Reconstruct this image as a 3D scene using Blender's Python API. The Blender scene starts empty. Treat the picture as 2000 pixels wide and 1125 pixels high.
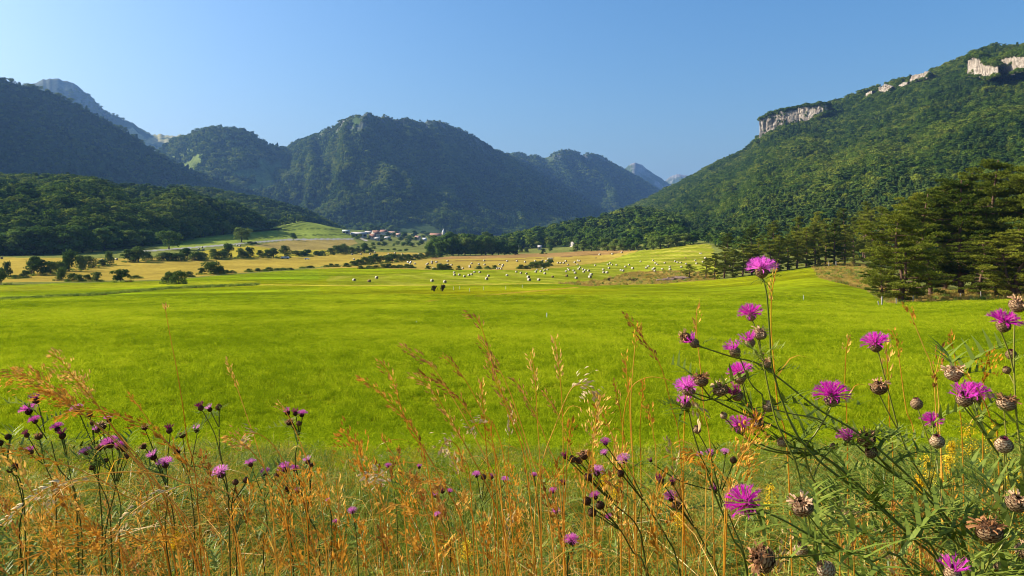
SKY_K, SUN_K, HAZE, EXPO = 0.096, 5.0, 0.000056, 0.93
import bpy, math, random
import numpy as np
from mathutils import Vector, Matrix

rng = np.random.default_rng(11)
RR = random.Random(11)
S = bpy.context.scene
C = S.collection
F, YH = 1455.0, 465.0          # focal length and eye level of the photograph, in its own pixels


def P(px, py, d):
    """The point at depth d (metres ahead of the eye) seen at that place."""
    return np.array([(px - 1000.0) / F * d, d, (YH - py) / F * d])


# ------------------------------------------------------------------ meshes
def mk_mesh(name, V, polys, mats=(), midx=None, smooth=False):
    me = bpy.data.meshes.new(name)
    V = np.asarray(V, np.float32)
    me.vertices.add(len(V))
    me.vertices.foreach_set('co', V.ravel())
    flat = [np.asarray(p, np.int32).ravel() for p in polys if len(p)]
    tot = [np.full(len(p), np.asarray(p).shape[1], np.int32) for p in polys if len(p)]
    loops = np.concatenate(flat)
    tot = np.concatenate(tot)
    me.loops.add(len(loops))
    me.loops.foreach_set('vertex_index', loops)
    me.polygons.add(len(tot))
    st = np.zeros(len(tot), np.int32)
    st[1:] = np.cumsum(tot)[:-1]
    me.polygons.foreach_set('loop_start', st)
    for m in mats:
        me.materials.append(m)
    if midx is not None:
        me.polygons.foreach_set('material_index', np.asarray(midx, np.int32))
    if smooth:
        me.polygons.foreach_set('use_smooth', np.ones(len(tot), bool))
    me.update(calc_edges=True)
    return me


class MB:
    def __init__(s):
        s.V, s.P, s.M, s.n = [], [], [], 0

    def add(s, v, f, mat=0):
        v = np.asarray(v, float).reshape(-1, 3)
        f = np.asarray(f, int)
        s.V.append(v)
        s.P.append(f + s.n)
        s.M.append(np.full(len(f), mat))
        s.n += len(v)

    def mesh(s, name, mats, smooth=False):
        return mk_mesh(name, np.concatenate(s.V), s.P, mats, np.concatenate(s.M), smooth)

    def build(s, name, mats, parent=None, smooth=False):
        return obj(name, s.mesh(name, mats, smooth), parent)


def obj(name, me, parent=None, loc=(0, 0, 0)):
    o = bpy.data.objects.new(name, me)
    C.objects.link(o)
    o.location = loc
    if parent is not None:
        o.parent = parent
    return o


def empty(name, loc):
    o = bpy.data.objects.new(name, None)
    o.empty_display_size = 0.1
    C.objects.link(o)
    o.location = loc
    return o


def tag(o, label, cat, group=None):
    o['label'] = label
    o['category'] = cat
    if group:
        o['group'] = group
    return o


def struct(o, kind='structure', label=None, cat=None):
    o['kind'] = kind
    if label:
        o['label'] = label
    if cat:
        o['category'] = cat
    return o


ONES = ['', 'first', 'second', 'third', 'fourth', 'fifth', 'sixth', 'seventh', 'eighth', 'ninth', 'tenth', 'eleventh', 'twelfth',
        'thirteenth', 'fourteenth', 'fifteenth', 'sixteenth', 'seventeenth', 'eighteenth', 'nineteenth']
TENS = {2: 'twent', 3: 'thirt', 4: 'fort', 5: 'fift', 6: 'sixt', 7: 'sevent', 8: 'eight', 9: 'ninet'}


def nth(i):
    """1 -> first ..."""
    if i < 20:
        return ONES[i]
    t, o = divmod(i, 10)
    return TENS[t] + ('ieth' if o == 0 else 'y-' + ONES[o])


def place_word(i, n):
    """Place number i (from 0) of n, counted from the left."""
    if n == 1:
        return ''
    if i == 0:
        return ', leftmost'
    if i == n - 1:
        return ', rightmost'
    if n - 1 - i < i:
        return ', %s from the right' % nth(n - i)
    return ', %s from the left' % nth(i + 1)


def tube(pts, rad, k=5):
    pts = np.asarray(pts, float)
    n = len(pts)
    rad = np.broadcast_to(np.asarray(rad, float), (n,))
    T = np.gradient(pts, axis=0)
    T /= np.linalg.norm(T, axis=1, keepdims=True) + 1e-12
    a = np.array([1.0, 0, 0]) if abs(T[0, 0]) < 0.8 else np.array([0, 1.0, 0])
    V = np.zeros((n, k, 3))
    ang = np.arange(k) * 2 * math.pi / k
    for i in range(n):
        a = a - T[i] * a.dot(T[i])
        a /= np.linalg.norm(a) + 1e-12
        b = np.cross(T[i], a)
        V[i] = pts[i] + rad[i] * (np.cos(ang)[:, None] * a + np.sin(ang)[:, None] * b)
    i, j = np.meshgrid(np.arange(n - 1), np.arange(k), indexing='ij')
    j2 = (j + 1) % k
    Q = np.stack([i * k + j, i * k + j2, (i + 1) * k + j2, (i + 1) * k + j], -1).reshape(-1, 4)
    return V.reshape(-1, 3), Q


def catmull(pts, m):
    """m points along a smooth curve through pts."""
    pts = np.asarray(pts, float)
    n = len(pts)
    if n < 2:
        return pts
    q = np.vstack([2 * pts[0] - pts[1], pts, 2 * pts[-1] - pts[-2]])
    t = np.linspace(0, n - 1 - 1e-9, m)
    i = np.floor(t).astype(int)
    f = (t - i)[:, None]
    p0, p1, p2, p3 = q[i], q[i + 1], q[i + 2], q[i + 3]
    return 0.5 * (2 * p1 + (p2 - p0) * f + (2 * p0 - 5 * p1 + 4 * p2 - p3) * f ** 2 + (3 * p1 - p0 - 3 * p2 + p3) * f ** 3)


def hash2(ix, iy, seed):
    n = (ix.astype(np.int64) * 374761393 + iy.astype(np.int64) * 668265263 + seed * 1442695041) & 0x7fffffff
    n = ((n ^ (n >> 13)) * 1274126177) & 0x7fffffff
    return ((n ^ (n >> 16)) & 0xffff) / 65535.0


def vnoise(x, y, seed=0):
    x = np.asarray(x, float)
    y = np.asarray(y, float)
    ix, iy = np.floor(x), np.floor(y)
    fx, fy = x - ix, y - iy
    fx = fx * fx * (3 - 2 * fx)
    fy = fy * fy * (3 - 2 * fy)
    a, b = hash2(ix, iy, seed), hash2(ix + 1, iy, seed)
    c, d = hash2(ix, iy + 1, seed), hash2(ix + 1, iy + 1, seed)
    return (a * (1 - fx) + b * fx) * (1 - fy) + (c * (1 - fx) + d * fx) * fy


def fbm(x, y, seed=0, oct=4):
    r, a, t = 0, 1.0, 0
    for o in range(oct):
        r = r + a * vnoise(np.asarray(x) * 2 ** o + 17.3 * o, np.asarray(y) * 2 ** o - 9.1 * o, seed + o)
        t += a
        a *= 0.5
    return r / t


def inpoly(x, y, poly):
    poly = np.asarray(poly, float)
    r = np.zeros(np.shape(x), bool)
    n = len(poly)
    for i in range(n):
        x0, y0 = poly[i]
        x1, y1 = poly[(i + 1) % n]
        if y0 == y1:
            continue
        c = ((y0 > y) != (y1 > y)) & (x < (x1 - x0) * (y - y0) / (y1 - y0) + x0)
        r ^= c
    return r


# ------------------------------------------------------------------ materials
def new_mat(name):
    m = bpy.data.materials.new(name)
    m.use_nodes = True
    nt = m.node_tree
    nt.nodes.clear()
    out = nt.nodes.new('ShaderNodeOutputMaterial')
    return m, nt, out


def ramp(nt, cols, pos=None, interp='LINEAR'):
    r = nt.nodes.new('ShaderNodeValToRGB')
    cr = r.color_ramp
    cr.interpolation = interp
    n = len(cols)
    pos = pos or [i / (n - 1) for i in range(n)]
    while len(cr.elements) < n:
        cr.elements.new(0.5)
    for e, p, c in zip(cr.elements, pos, cols):
        e.position = p
        e.color = (*c, 1)
    return r


def noise_node(nt, scale, coord='Object', detail=4, rough=0.55):
    tc = nt.nodes.new('ShaderNodeTexCoord')
    n = nt.nodes.new('ShaderNodeTexNoise')
    n.inputs['Scale'].default_value = scale
    n.inputs['Detail'].default_value = detail
    n.inputs['Roughness'].default_value = rough
    nt.links.new(tc.outputs[coord], n.inputs['Vector'])
    return n


def mixrgb(nt, mode, fac, a, b):
    m = nt.nodes.new('ShaderNodeMix')
    m.data_type = 'RGBA'
    m.blend_type = mode
    for sock, v in ((m.inputs[0], fac), (m.inputs[6], a), (m.inputs[7], b)):
        if hasattr(v, 'is_linked'):
            nt.links.new(v, sock)
        elif isinstance(v, (int, float)):
            sock.default_value = v
        else:
            sock.default_value = (*v, 1)
    return m.outputs[2]


def foliage(name, cols, transl=0.3, nscale=2.0, ncon=0.5, gloss=0.0, rand=True, patch=0.0):
    """Leaves: a colour per plant, mottled, partly see-through to light."""
    m, nt, out = new_mat(name)
    n = noise_node(nt, nscale, detail=3)
    if rand:
        oi = nt.nodes.new('ShaderNodeObjectInfo')
        ad = nt.nodes.new('ShaderNodeMath')
        ad.operation = 'MULTIPLY_ADD'
        nt.links.new(n.outputs['Fac'], ad.inputs[0])
        ad.inputs[1].default_value = ncon
        sb = nt.nodes.new('ShaderNodeMath')
        sb.operation = 'SUBTRACT'
        nt.links.new(oi.outputs['Random'], sb.inputs[0])
        sb.inputs[1].default_value = ncon * 0.5
        nt.links.new(sb.outputs[0], ad.inputs[2])
        fac = ad.outputs[0]
        if patch:        # stands of one kind of tree: the mean shade drifts over the slope
            ge = nt.nodes.new('ShaderNodeNewGeometry')
            pn = nt.nodes.new('ShaderNodeTexNoise')
            pn.inputs['Scale'].default_value = patch
            pn.inputs['Detail'].default_value = 3
            nt.links.new(ge.outputs['Position'], pn.inputs['Vector'])
            mr = nt.nodes.new('ShaderNodeMapRange')
            mr.inputs['From Min'].default_value = 0.3
            mr.inputs['From Max'].default_value = 0.7
            mr.inputs['To Min'].default_value = -0.45
            mr.inputs['To Max'].default_value = 0.45
            nt.links.new(pn.outputs['Fac'], mr.inputs['Value'])
            pa = nt.nodes.new('ShaderNodeMath')
            nt.links.new(fac, pa.inputs[0])
            nt.links.new(mr.outputs[0], pa.inputs[1])
            fac = pa.outputs[0]
    else:
        fac = n.outputs['Fac']
    r = ramp(nt, cols)
    nt.links.new(fac, r.inputs[0])
    d = nt.nodes.new('ShaderNodeBsdfDiffuse')
    t = nt.nodes.new('ShaderNodeBsdfTranslucent')
    mx = nt.nodes.new('ShaderNodeMixShader')
    mx.inputs[0].default_value = transl
    nt.links.new(r.outputs[0], d.inputs[0])
    nt.links.new(r.outputs[0], t.inputs[0])
    nt.links.new(d.outputs[0], mx.inputs[1])
    nt.links.new(t.outputs[0], mx.inputs[2])
    sh = mx.outputs[0]
    if gloss:
        g = nt.nodes.new('ShaderNodeBsdfGlossy')
        g.inputs['Roughness'].default_value = 0.4
        m2 = nt.nodes.new('ShaderNodeMixShader')
        m2.inputs[0].default_value = gloss
        nt.links.new(sh, m2.inputs[1])
        nt.links.new(g.outputs[0], m2.inputs[2])
        sh = m2.outputs[0]
    nt.links.new(sh, out.inputs[0])
    return m


def solid(name, cols, nscale=5.0, rough=0.8, bump=0.0, bscale=None):
    m, nt, out = new_mat(name)
    n = noise_node(nt, nscale)
    r = ramp(nt, cols)
    nt.links.new(n.outputs['Fac'], r.inputs[0])
    b = nt.nodes.new('ShaderNodeBsdfPrincipled')
    b.inputs['Roughness'].default_value = rough
    b.inputs['Specular IOR Level'].default_value = 0.2
    nt.links.new(r.outputs[0], b.inputs['Base Color'])
    if bump:
        n2 = noise_node(nt, bscale or nscale * 3, detail=6)
        bp = nt.nodes.new('ShaderNodeBump')
        bp.inputs['Strength'].default_value = bump
        nt.links.new(n2.outputs['Fac'], bp.inputs['Height'])
        nt.links.new(bp.outputs[0], b.inputs['Normal'])
    nt.links.new(b.outputs[0], out.inputs[0])
    return m


def land_mat(name, scales=(0.05, 0.6, 6.0), amp=(0.25, 0.35, 0.5), bump=0.4, bdist=0.1):
    """Ground: the colour of the plot (an attribute of the mesh) broken up by noise at three sizes."""
    m, nt, out = new_mat(name)
    at = nt.nodes.new('ShaderNodeAttribute')
    at.attribute_name = 'Col'
    col = at.outputs['Color']
    for s, a in zip(scales, amp):
        n = noise_node(nt, s, detail=5, rough=0.65)
        mr = nt.nodes.new('ShaderNodeMapRange')
        mr.inputs['From Min'].default_value = 0.3
        mr.inputs['From Max'].default_value = 0.7
        mr.inputs['To Min'].default_value = 1 - a
        mr.inputs['To Max'].default_value = 1 + a
        nt.links.new(n.outputs['Fac'], mr.inputs['Value'])
        col = mixrgb(nt, 'MULTIPLY', 1.0, col, mr.outputs[0])
    d = nt.nodes.new('ShaderNodeBsdfDiffuse')
    nt.links.new(col, d.inputs[0])
    n2 = noise_node(nt, scales[-1], detail=8, rough=0.7)
    bp = nt.nodes.new('ShaderNodeBump')
    bp.inputs['Strength'].default_value = bump
    bp.inputs['Distance'].default_value = bdist
    nt.links.new(n2.outputs['Fac'], bp.inputs['Height'])
    nt.links.new(bp.outputs[0], d.inputs['Normal'])
    nt.links.new(d.outputs[0], out.inputs[0])
    return m


def set_col(me, rgb):
    a = me.color_attributes.new('Col', 'FLOAT_COLOR', 'POINT')
    c = np.ones((len(me.vertices), 4), np.float32)
    c[:, :3] = rgb
    a.data.foreach_set('color', c.ravel())


# ------------------------------------------------------------------ stuff scattered as instances
def variants(name, meshes):
    col = bpy.data.collections.new(name)
    for i, me in enumerate(meshes):
        o = bpy.data.objects.new('%s_%02d' % (name, i), me)
        col.objects.link(o)
    return col


def scatter(name, pts, scale, rot, idx, col, label, cat):
    pts = np.asarray(pts, np.float32)
    n = len(pts)
    me = bpy.data.meshes.new(name)
    me.vertices.add(n)
    me.vertices.foreach_set('co', pts.ravel())
    sc = np.asarray(scale, np.float32)
    if sc.ndim == 1:
        sc = np.repeat(sc[:, None], 3, 1)
    for nm, ty, key, dat in (('isc', 'FLOAT_VECTOR', 'vector', sc), ('irot', 'FLOAT_VECTOR', 'vector', np.asarray(rot, np.float32)),
                             ('iid', 'INT', 'value', np.asarray(idx, np.int32))):
        a = me.attributes.new(nm, ty, 'POINT')
        a.data.foreach_set(key, np.ascontiguousarray(dat).ravel())
    o = obj(name, me)
    g = bpy.data.node_groups.new(name + '_nodes', 'GeometryNodeTree')
    g.interface.new_socket('Geometry', in_out='INPUT', socket_type='NodeSocketGeometry')
    g.interface.new_socket('Geometry', in_out='OUTPUT', socket_type='NodeSocketGeometry')
    N = g.nodes.new
    gi, go = N('NodeGroupInput'), N('NodeGroupOutput')
    iop, ci = N('GeometryNodeInstanceOnPoints'), N('GeometryNodeCollectionInfo')
    ci.inputs['Collection'].default_value = col
    ci.inputs['Separate Children'].default_value = True
    ci.inputs['Reset Children'].default_value = True
    iop.inputs['Pick Instance'].default_value = True

    def na(nm, ty):
        x = N('GeometryNodeInputNamedAttribute')
        x.data_type = ty
        x.inputs['Name'].default_value = nm
        return [s for s in x.outputs if s.enabled and s.name == 'Attribute'][0]
    L = g.links.new
    L(gi.outputs[0], iop.inputs['Points'])
    L(ci.outputs[0], iop.inputs['Instance'])
    L(na('iid', 'INT'), iop.inputs['Instance Index'])
    er = N('FunctionNodeEulerToRotation')
    L(na('irot', 'FLOAT_VECTOR'), er.inputs[0])
    L(er.outputs[0], iop.inputs['Rotation'])
    L(na('isc', 'FLOAT_VECTOR'), iop.inputs['Scale'])
    L(iop.outputs[0], go.inputs[0])
    md = o.modifiers.new('scatter', 'NODES')
    md.node_group = g
    struct(o, 'stuff', label, cat)
    return o
# ================================================================== the lie of the land
NEAR = [(8, 883), (11, 862), (23, 702), (40, 645), (75, 602)]
COLS = {
    -700: NEAR + [(120, 582), (180, 563), (240, 547), (300, 528), (380, 508), (450, 495), (600, 478), (1000, 450)],
    0: NEAR + [(120, 582), (180, 563), (240, 547), (300, 527), (380, 506), (440, 496), (600, 484), (1000, 455)],
    300: NEAR + [(120, 579), (180, 558), (240, 543), (300, 530), (380, 507), (440, 488), (600, 468), (1000, 430)],
    450: NEAR + [(120, 578), (180, 556), (240, 541), (300, 530), (380, 511), (470, 490), (560, 474), (720, 455), (1000, 430)],
    600: NEAR + [(120, 576), (180, 554), (240, 540), (300, 529), (380, 517), (500, 503), (600, 490), (700, 478), (850, 460), (1000, 438), (1100, 426)],
    720: NEAR + [(120, 576), (180, 554), (240, 540), (300, 529), (380, 519), (500, 507), (650, 494), (850, 481), (1100, 468), (1300, 458), (1600, 455), (2100, 450)],
    850: NEAR + [(120, 576), (180, 554), (240, 540), (300, 529), (380, 519), (500, 507), (650, 498), (850, 489), (1200, 478), (1700, 462), (2200, 455)],
    1000: NEAR + [(120, 576), (180, 554), (240, 541), (300, 530), (380, 521), (500, 508), (650, 497), (850, 488), (1200, 478), (1700, 470), (2300, 460)],
    1100: NEAR + [(120, 576), (180, 556), (240, 543), (300, 532), (380, 521), (500, 508), (620, 497), (750, 489), (900, 480), (1200, 470)],
    1200: NEAR + [(120, 577), (180, 560), (240, 548), (300, 534), (360, 525), (440, 514), (520, 502), (600, 491), (750, 478), (1200, 445)],
    1300: NEAR + [(120, 577), (180, 561), (240, 548), (300, 533), (360, 517), (420, 502), (500, 486), (600, 470), (1000, 430)],
    1390: NEAR + [(120, 577), (180, 560), (240, 545), (300, 526), (360, 507), (420, 489), (460, 479), (600, 458)],
    1500: NEAR + [(120, 573), (180, 550), (230, 535), (300, 515), (400, 492), (600, 450)],
    1600: NEAR + [(120, 568), (180, 535), (220, 519), (300, 502), (400, 482)],
    1720: [(8, 883), (11, 862), (23, 702), (40, 643), (75, 610), (100, 595), (116, 587), (150, 560), (200, 530), (240, 516), (300, 500)],
    1850: [(8, 883), (11, 862), (23, 702), (40, 643), (75, 606), (100, 588), (116, 581), (150, 567), (200, 545), (300, 510)],
    2000: [(8, 883), (11, 862), (23, 702), (40, 640), (75, 600), (100, 583), (116, 576), (150, 562), (200, 540), (300, 505)],
    2700: [(8, 883), (11, 862), (23, 700), (40, 632), (75, 588), (116, 560), (200, 520), (300, 490)],
}
UG = np.arange(-700, 2701, 10.0)
LD = np.linspace(math.log(8.0), math.log(12000.0), 520)
DG = np.exp(LD)


def _smooth(a, ax, k):
    n = a.shape[ax]
    pad = [(0, 0), (0, 0)]
    pad[ax] = (k, k)
    b = np.pad(a, pad, mode='edge')
    c = sum(np.take(b, range(i, i + n), ax) for i in range(2 * k + 1))
    return c / (2 * k + 1)


_ks = sorted(COLS)
_zc = np.array([np.interp(DG, [d for d, _ in COLS[k]], [(YH - py) / F * d for d, py in COLS[k]]) for k in _ks])
GT = np.array([np.interp(UG, _ks, _zc[:, j]) for j in range(len(DG))]).T
_q = GT / DG[None]
for _ in range(2):
    _q = _smooth(_q, 0, 4)
    _q = _smooth(_q, 1, 3)
GT = _q * DG[None]
_X = (UG[:, None] - 1000) / F * DG[None]
GT += (fbm(_X / 34, np.broadcast_to(DG[None], _X.shape) / 34, 5, 3) - 0.5) * np.minimum(0.7, 0.004 * np.maximum(DG - 10, 0))[None]
ND, NZ = [-25, 0, 1.5, 3, 5, 8], [-1.0, -1.2, -1.27, -1.4, -1.65, GT[:, 0].mean()]


def ground_z(x, y):
    x = np.asarray(x, float)
    y = np.asarray(y, float)
    d = np.maximum(y, 8.0)
    u = np.clip((1000 + F * x / d + 700) / 10, 0, len(UG) - 1.001)
    v = np.clip((np.log(d) - LD[0]) / (LD[1] - LD[0]), 0, len(LD) - 1.001)
    i, j = u.astype(int), v.astype(int)
    fu, fv = u - i, v - j
    z = (GT[i, j] * (1 - fu) + GT[i + 1, j] * fu) * (1 - fv) + (GT[i, j + 1] * (1 - fu) + GT[i + 1, j + 1] * fu) * fv
    return np.where(y < 8.0, np.interp(y, ND, NZ), z)


def at(px, py):
    """The point of the ground seen at that place of the photograph."""
    u = np.clip((px + 700) / 10, 0, len(UG) - 1.001)
    i = int(u)
    z = GT[i] * (1 - (u - i)) + GT[i + 1] * (u - i)
    pr = YH - z / DG * F
    k = np.nonzero(pr <= py)[0]
    j = int(k[0]) if len(k) else len(DG) - 1
    if j == 0:
        d = DG[0]
    else:
        t = (pr[j - 1] - py) / max(pr[j - 1] - pr[j], 1e-6)
        d = DG[j - 1] + (DG[j] - DG[j - 1]) * min(max(t, 0), 1)
    x = (px - 1000) / F * d
    return np.array([x, d, float(ground_z(x, d))])


# ---------------------------------------------------------------- plots
Z_GROUND, Z_GREEN, Z_STUB, Z_MEAD, Z_ROAD, Z_ROUGH = range(6)
G_FAR = [(-700, 606), (0, 557), (120, 553), (330, 548), (400, 541), (600, 525), (700, 522), (840, 527), (1040, 528), (1100, 522),
         (1140, 517), (1180, 512), (1215, 500), (1250, 490), (1340, 478), (1385, 476), (1396, 490), (1405, 545), (1440, 542), (1500, 534),
         (1590, 520), (1602, 542), (1690, 566), (1725, 592), (1860, 588), (2000, 582), (2700, 566)]
GREEN = G_FAR + [(2700, 866), (-700, 866)]
LOBE = [(860, 531), (1040, 529), (1100, 522), (1180, 512), (1215, 500), (1250, 490), (1340, 478), (1385, 476), (1396, 490), (1405, 543), (1300, 548), (1100, 553), (860, 560), (640, 556), (640, 540)]
TAN = [
    [(-700, 530), (-200, 512), (0, 503), (60, 503), (200, 505), (285, 504), (330, 500), (420, 506), (560, 503), (700, 496), (690, 510), (620, 521), (400, 539), (330, 546), (0, 552), (-700, 560)],
    [(600, 526), (690, 516), (830, 503), (900, 501), (1000, 497), (1180, 490), (1250, 489), (1215, 500), (1180, 512), (1140, 517), (1100, 522), (1040, 528), (840, 527), (700, 523)],
    [(560, 505), (640, 497), (700, 491), (835, 494), (835, 503), (690, 515), (600, 523)],
]
YELLOWISH = [(370, 497), (400, 489), (490, 480), (560, 490), (640, 486), (700, 490), (640, 497), (560, 503), (420, 505)]
BROWNHILL = [(490, 479), (560, 470), (690, 467), (700, 476), (640, 488), (560, 490)]
SLOPE = [(300, 488), (340, 470), (480, 440), (600, 415), (725, 448), (695, 458), (690, 465), (560, 468), (480, 475), (400, 482)]
BROWNTOP = [(840, 503), (900, 500), (1000, 497), (1180, 489), (1250, 488), (1180, 498), (1000, 504), (840, 507)]
ROUGHS = [
    [(1085, 553), (1180, 546), (1230, 531), (1330, 528), (1400, 534), (1398, 546), (1300, 554), (1150, 559)],
    [(1585, 522), (1600, 543), (1690, 566), (1740, 594), (1860, 589), (2000, 583), (2700, 566), (2700, 540), (1800, 568), (1730, 560), (1690, 514), (1600, 512)],
]
STRIP = [(-700, 590), (0, 569), (200, 563), (330, 557), (500, 554), (500, 549), (330, 551), (0, 560), (-700, 575)]


def line_mask(px, py, line, hw):
    line = np.array(line, float)
    y = np.interp(px, line[:, 0], line[:, 1])
    return (np.abs(py - y) < hw) & (px >= line[0, 0]) & (px <= line[-1, 0])


def plots(px, py, x, y):
    """Zone and colour of each point of the sheet."""
    n1 = fbm(x / 9 + 3, y / 9, 21, 3) - 0.5
    jx, jy = n1 * 6, n1 * 1.6
    qx, qy = px + jx, py + jy
    zone = np.full(px.shape, Z_MEAD)
    col = np.empty(px.shape + (3,))
    big = fbm(x / 60, y / 60, 31, 3)[..., None]
    mid = fbm(x / 12, y / 30, 32, 3)[..., None]
    col[:] = np.array([0.155, 0.165, 0.036]) * (0.7 + 0.6 * big)
    m = y < 5.2 + n1 * 2
    zone[m] = Z_GROUND
    col[m] = (np.array([0.11, 0.13, 0.015]) * (0.6 + 0.8 * mid))[m]

    def put(mask, z, c):
        zone[mask] = z
        col[mask] = np.broadcast_to(c, col.shape)[mask]
    g = inpoly(qx, qy, GREEN) & ~m
    streak = fbm((x * 0.9 + y * 0.15) / 26, (y - x * 0.3) / 9, 33, 3)[..., None]
    put(g, Z_GREEN, np.array([0.185, 0.225, 0.005]) * (0.50 + 1.0 * streak) + np.array([0.10, 0.02, 0]) * (big - 0.45))
    # yellower ground beyond the faint path
    far = g & (py < 606) & (py < np.interp(px, [500, 620, 900, 1150, 1300], [560, 606, 582, 572, 560])) & (px > 620)
    col[far] = (col * np.array([1.07, 0.99, 0.9]))[far]
    lob = g & inpoly(qx, qy, LOBE)
    sw = np.sin((x * 0.55 + y * 0.2 + 14 * big[..., 0]) * 0.75)[..., None]
    put(lob, Z_GREEN, np.array([0.215, 0.235, 0.010]) * (0.72 + 0.5 * mid) + np.array([0.14, 0.09, 0.03]) * np.clip(sw, 0, 1) * mid)
    up = lob & (py < 520) & (px > 1270)
    col[up] = (col * np.array([1.0, 0.97, 1.1]) + np.array([0.07, 0.035, 0.015]) * np.clip(sw, 0, 1))[up]
    put(inpoly(qx, qy, STRIP), Z_GREEN, np.array([0.26, 0.27, 0.01]) * (0.8 + 0.4 * mid))
    for t in TAN:
        put(inpoly(qx, qy, t), Z_STUB, np.array([0.345, 0.245, 0.038]) * (0.78 + 0.44 * mid))
    put(inpoly(qx, qy, BROWNTOP), Z_STUB, np.array([0.30, 0.175, 0.055]) * (0.8 + 0.4 * mid))
    put(inpoly(qx, qy, YELLOWISH), Z_STUB, np.array([0.38, 0.30, 0.03]) * (0.8 + 0.4 * mid))
    put(inpoly(qx, qy, SLOPE), Z_MEAD, np.array([0.20, 0.235, 0.035]) * (0.6 + 0.8 * mid))
    for ln in ([(505, 466), (600, 459), (692, 458)], [(540, 450), (620, 446), (712, 452)], [(580, 434), (640, 432), (690, 441)]):
        put(line_mask(px, py + n1 * 2, ln, 0.8), Z_MEAD, np.array([0.07, 0.10, 0.018]))
    put(inpoly(qx, qy, BROWNHILL), Z_STUB, np.array([0.30, 0.22, 0.06]) * (0.75 + 0.5 * mid))
    for t in ROUGHS:
        put(inpoly(qx, qy, t), Z_ROUGH, np.array([0.24, 0.165, 0.03]) * (0.5 + 1.0 * mid) + np.array([0, 0.05, 0]) * (big - 0.4))
    put(line_mask(px, py, [(620, 608), (800, 592), (1000, 572), (1130, 561)], 1.2) & g, Z_GREEN, np.array([0.30, 0.22, 0.02]))
    put(line_mask(px, py, [(500, 556), (700, 558), (900, 556), (1090, 553)], 0.9) & g, Z_GREEN, np.array([0.36, 0.30, 0.03]))
    put(line_mask(px, py + n1, [(-700, 610), (0, 585), (200, 575), (330, 563), (500, 556)], 1.6), Z_ROUGH, np.array([0.055, 0.06, 0.012]))  # ditch: rough grass with the shade of its bank painted in as dark colour
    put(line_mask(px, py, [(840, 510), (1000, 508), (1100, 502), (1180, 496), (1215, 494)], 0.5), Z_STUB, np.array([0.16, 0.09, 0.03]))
    put(line_mask(px, py, [(280, 491), (400, 481.5), (480, 475), (560, 468), (690, 466.5)], 1.3), Z_ROAD, np.array([0.30, 0.28, 0.24]))
    put(line_mask(px, py, [(684, 456.5), (690, 457), (706, 466), (716, 470)], 1.2), Z_ROAD, np.array([0.52, 0.42, 0.32]))
    return zone, col


_rows = list(np.arange(-24, 8, 0.5))
_cz = GT[170]
_pc = YH - _cz / DG * F
_d = 8.0
while _d < 11500:
    _rows.append(_d)
    p = np.interp(_d, DG, _pc)
    step = 0.85 * _d * _d / (F * max(0.6, abs((YH - p) / F * _d)) + 1e-9) if _d < 560 else 0.022 * _d
    _d += min(max(step, 0.012 * _d if _d < 60 else 0.0035 * _d), 0.03 * _d)
rows = np.array(_rows)
us = np.arange(-700, 2701, 4.0)
RY, UX = np.meshgrid(rows, us, indexing='ij')
GXX = (UX - 1000) / F * np.maximum(RY, 8)
GZZ = ground_z(GXX, RY)
_py = np.where(RY > 8, YH - GZZ / np.maximum(RY, 1) * F, 1100)
zone, gcol = plots(UX, _py, GXX, RY)
nr, nc = RY.shape
ids = np.arange(nr * nc).reshape(nr, nc)
quads = np.stack([ids[:-1, :-1], ids[:-1, 1:], ids[1:, 1:], ids[1:, :-1]], -1).reshape(-1, 4)
qz = zone[:-1, :-1].ravel()
GV = np.stack([GXX, RY, GZZ], -1).reshape(-1, 3)
GC = gcol.reshape(-1, 3)
M_field = land_mat('field_grass', (0.05, 0.5, 5.0), (0.30, 0.36, 0.5), 0.8, 0.12)
M_stub = land_mat('stubble', (0.05, 0.4, 2.5), (0.16, 0.2, 0.3), 0.5, 0.1)
M_mead = land_mat('meadow', (0.03, 0.2, 1.5), (0.25, 0.3, 0.4), 0.6, 0.2)
M_road = land_mat('road', (0.05, 0.4, 2.5), (0.08, 0.1, 0.1), 0.1, 0.02)
for z, nm, mt in ((Z_GROUND, 'ground', M_mead), (Z_GREEN, 'green_field', M_field), (Z_STUB, 'stubble_field', M_stub),
                  (Z_MEAD, 'meadow', M_mead), (Z_ROAD, 'road', M_road), (Z_ROUGH, 'rough_ground', M_mead)):
    q = quads[qz == z]
    uq, inv = np.unique(q, return_inverse=True)
    me = mk_mesh(nm, GV[uq], [inv.reshape(-1, 4)], [mt], smooth=True)
    set_col(me, GC[uq])
    struct(obj(nm, me))


# ================================================================== mountains
M_hill = land_mat('hillside', (0.004, 0.03, 0.25), (0.2, 0.3, 0.4), 0.5, 1.0)
HILLS = {}


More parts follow.
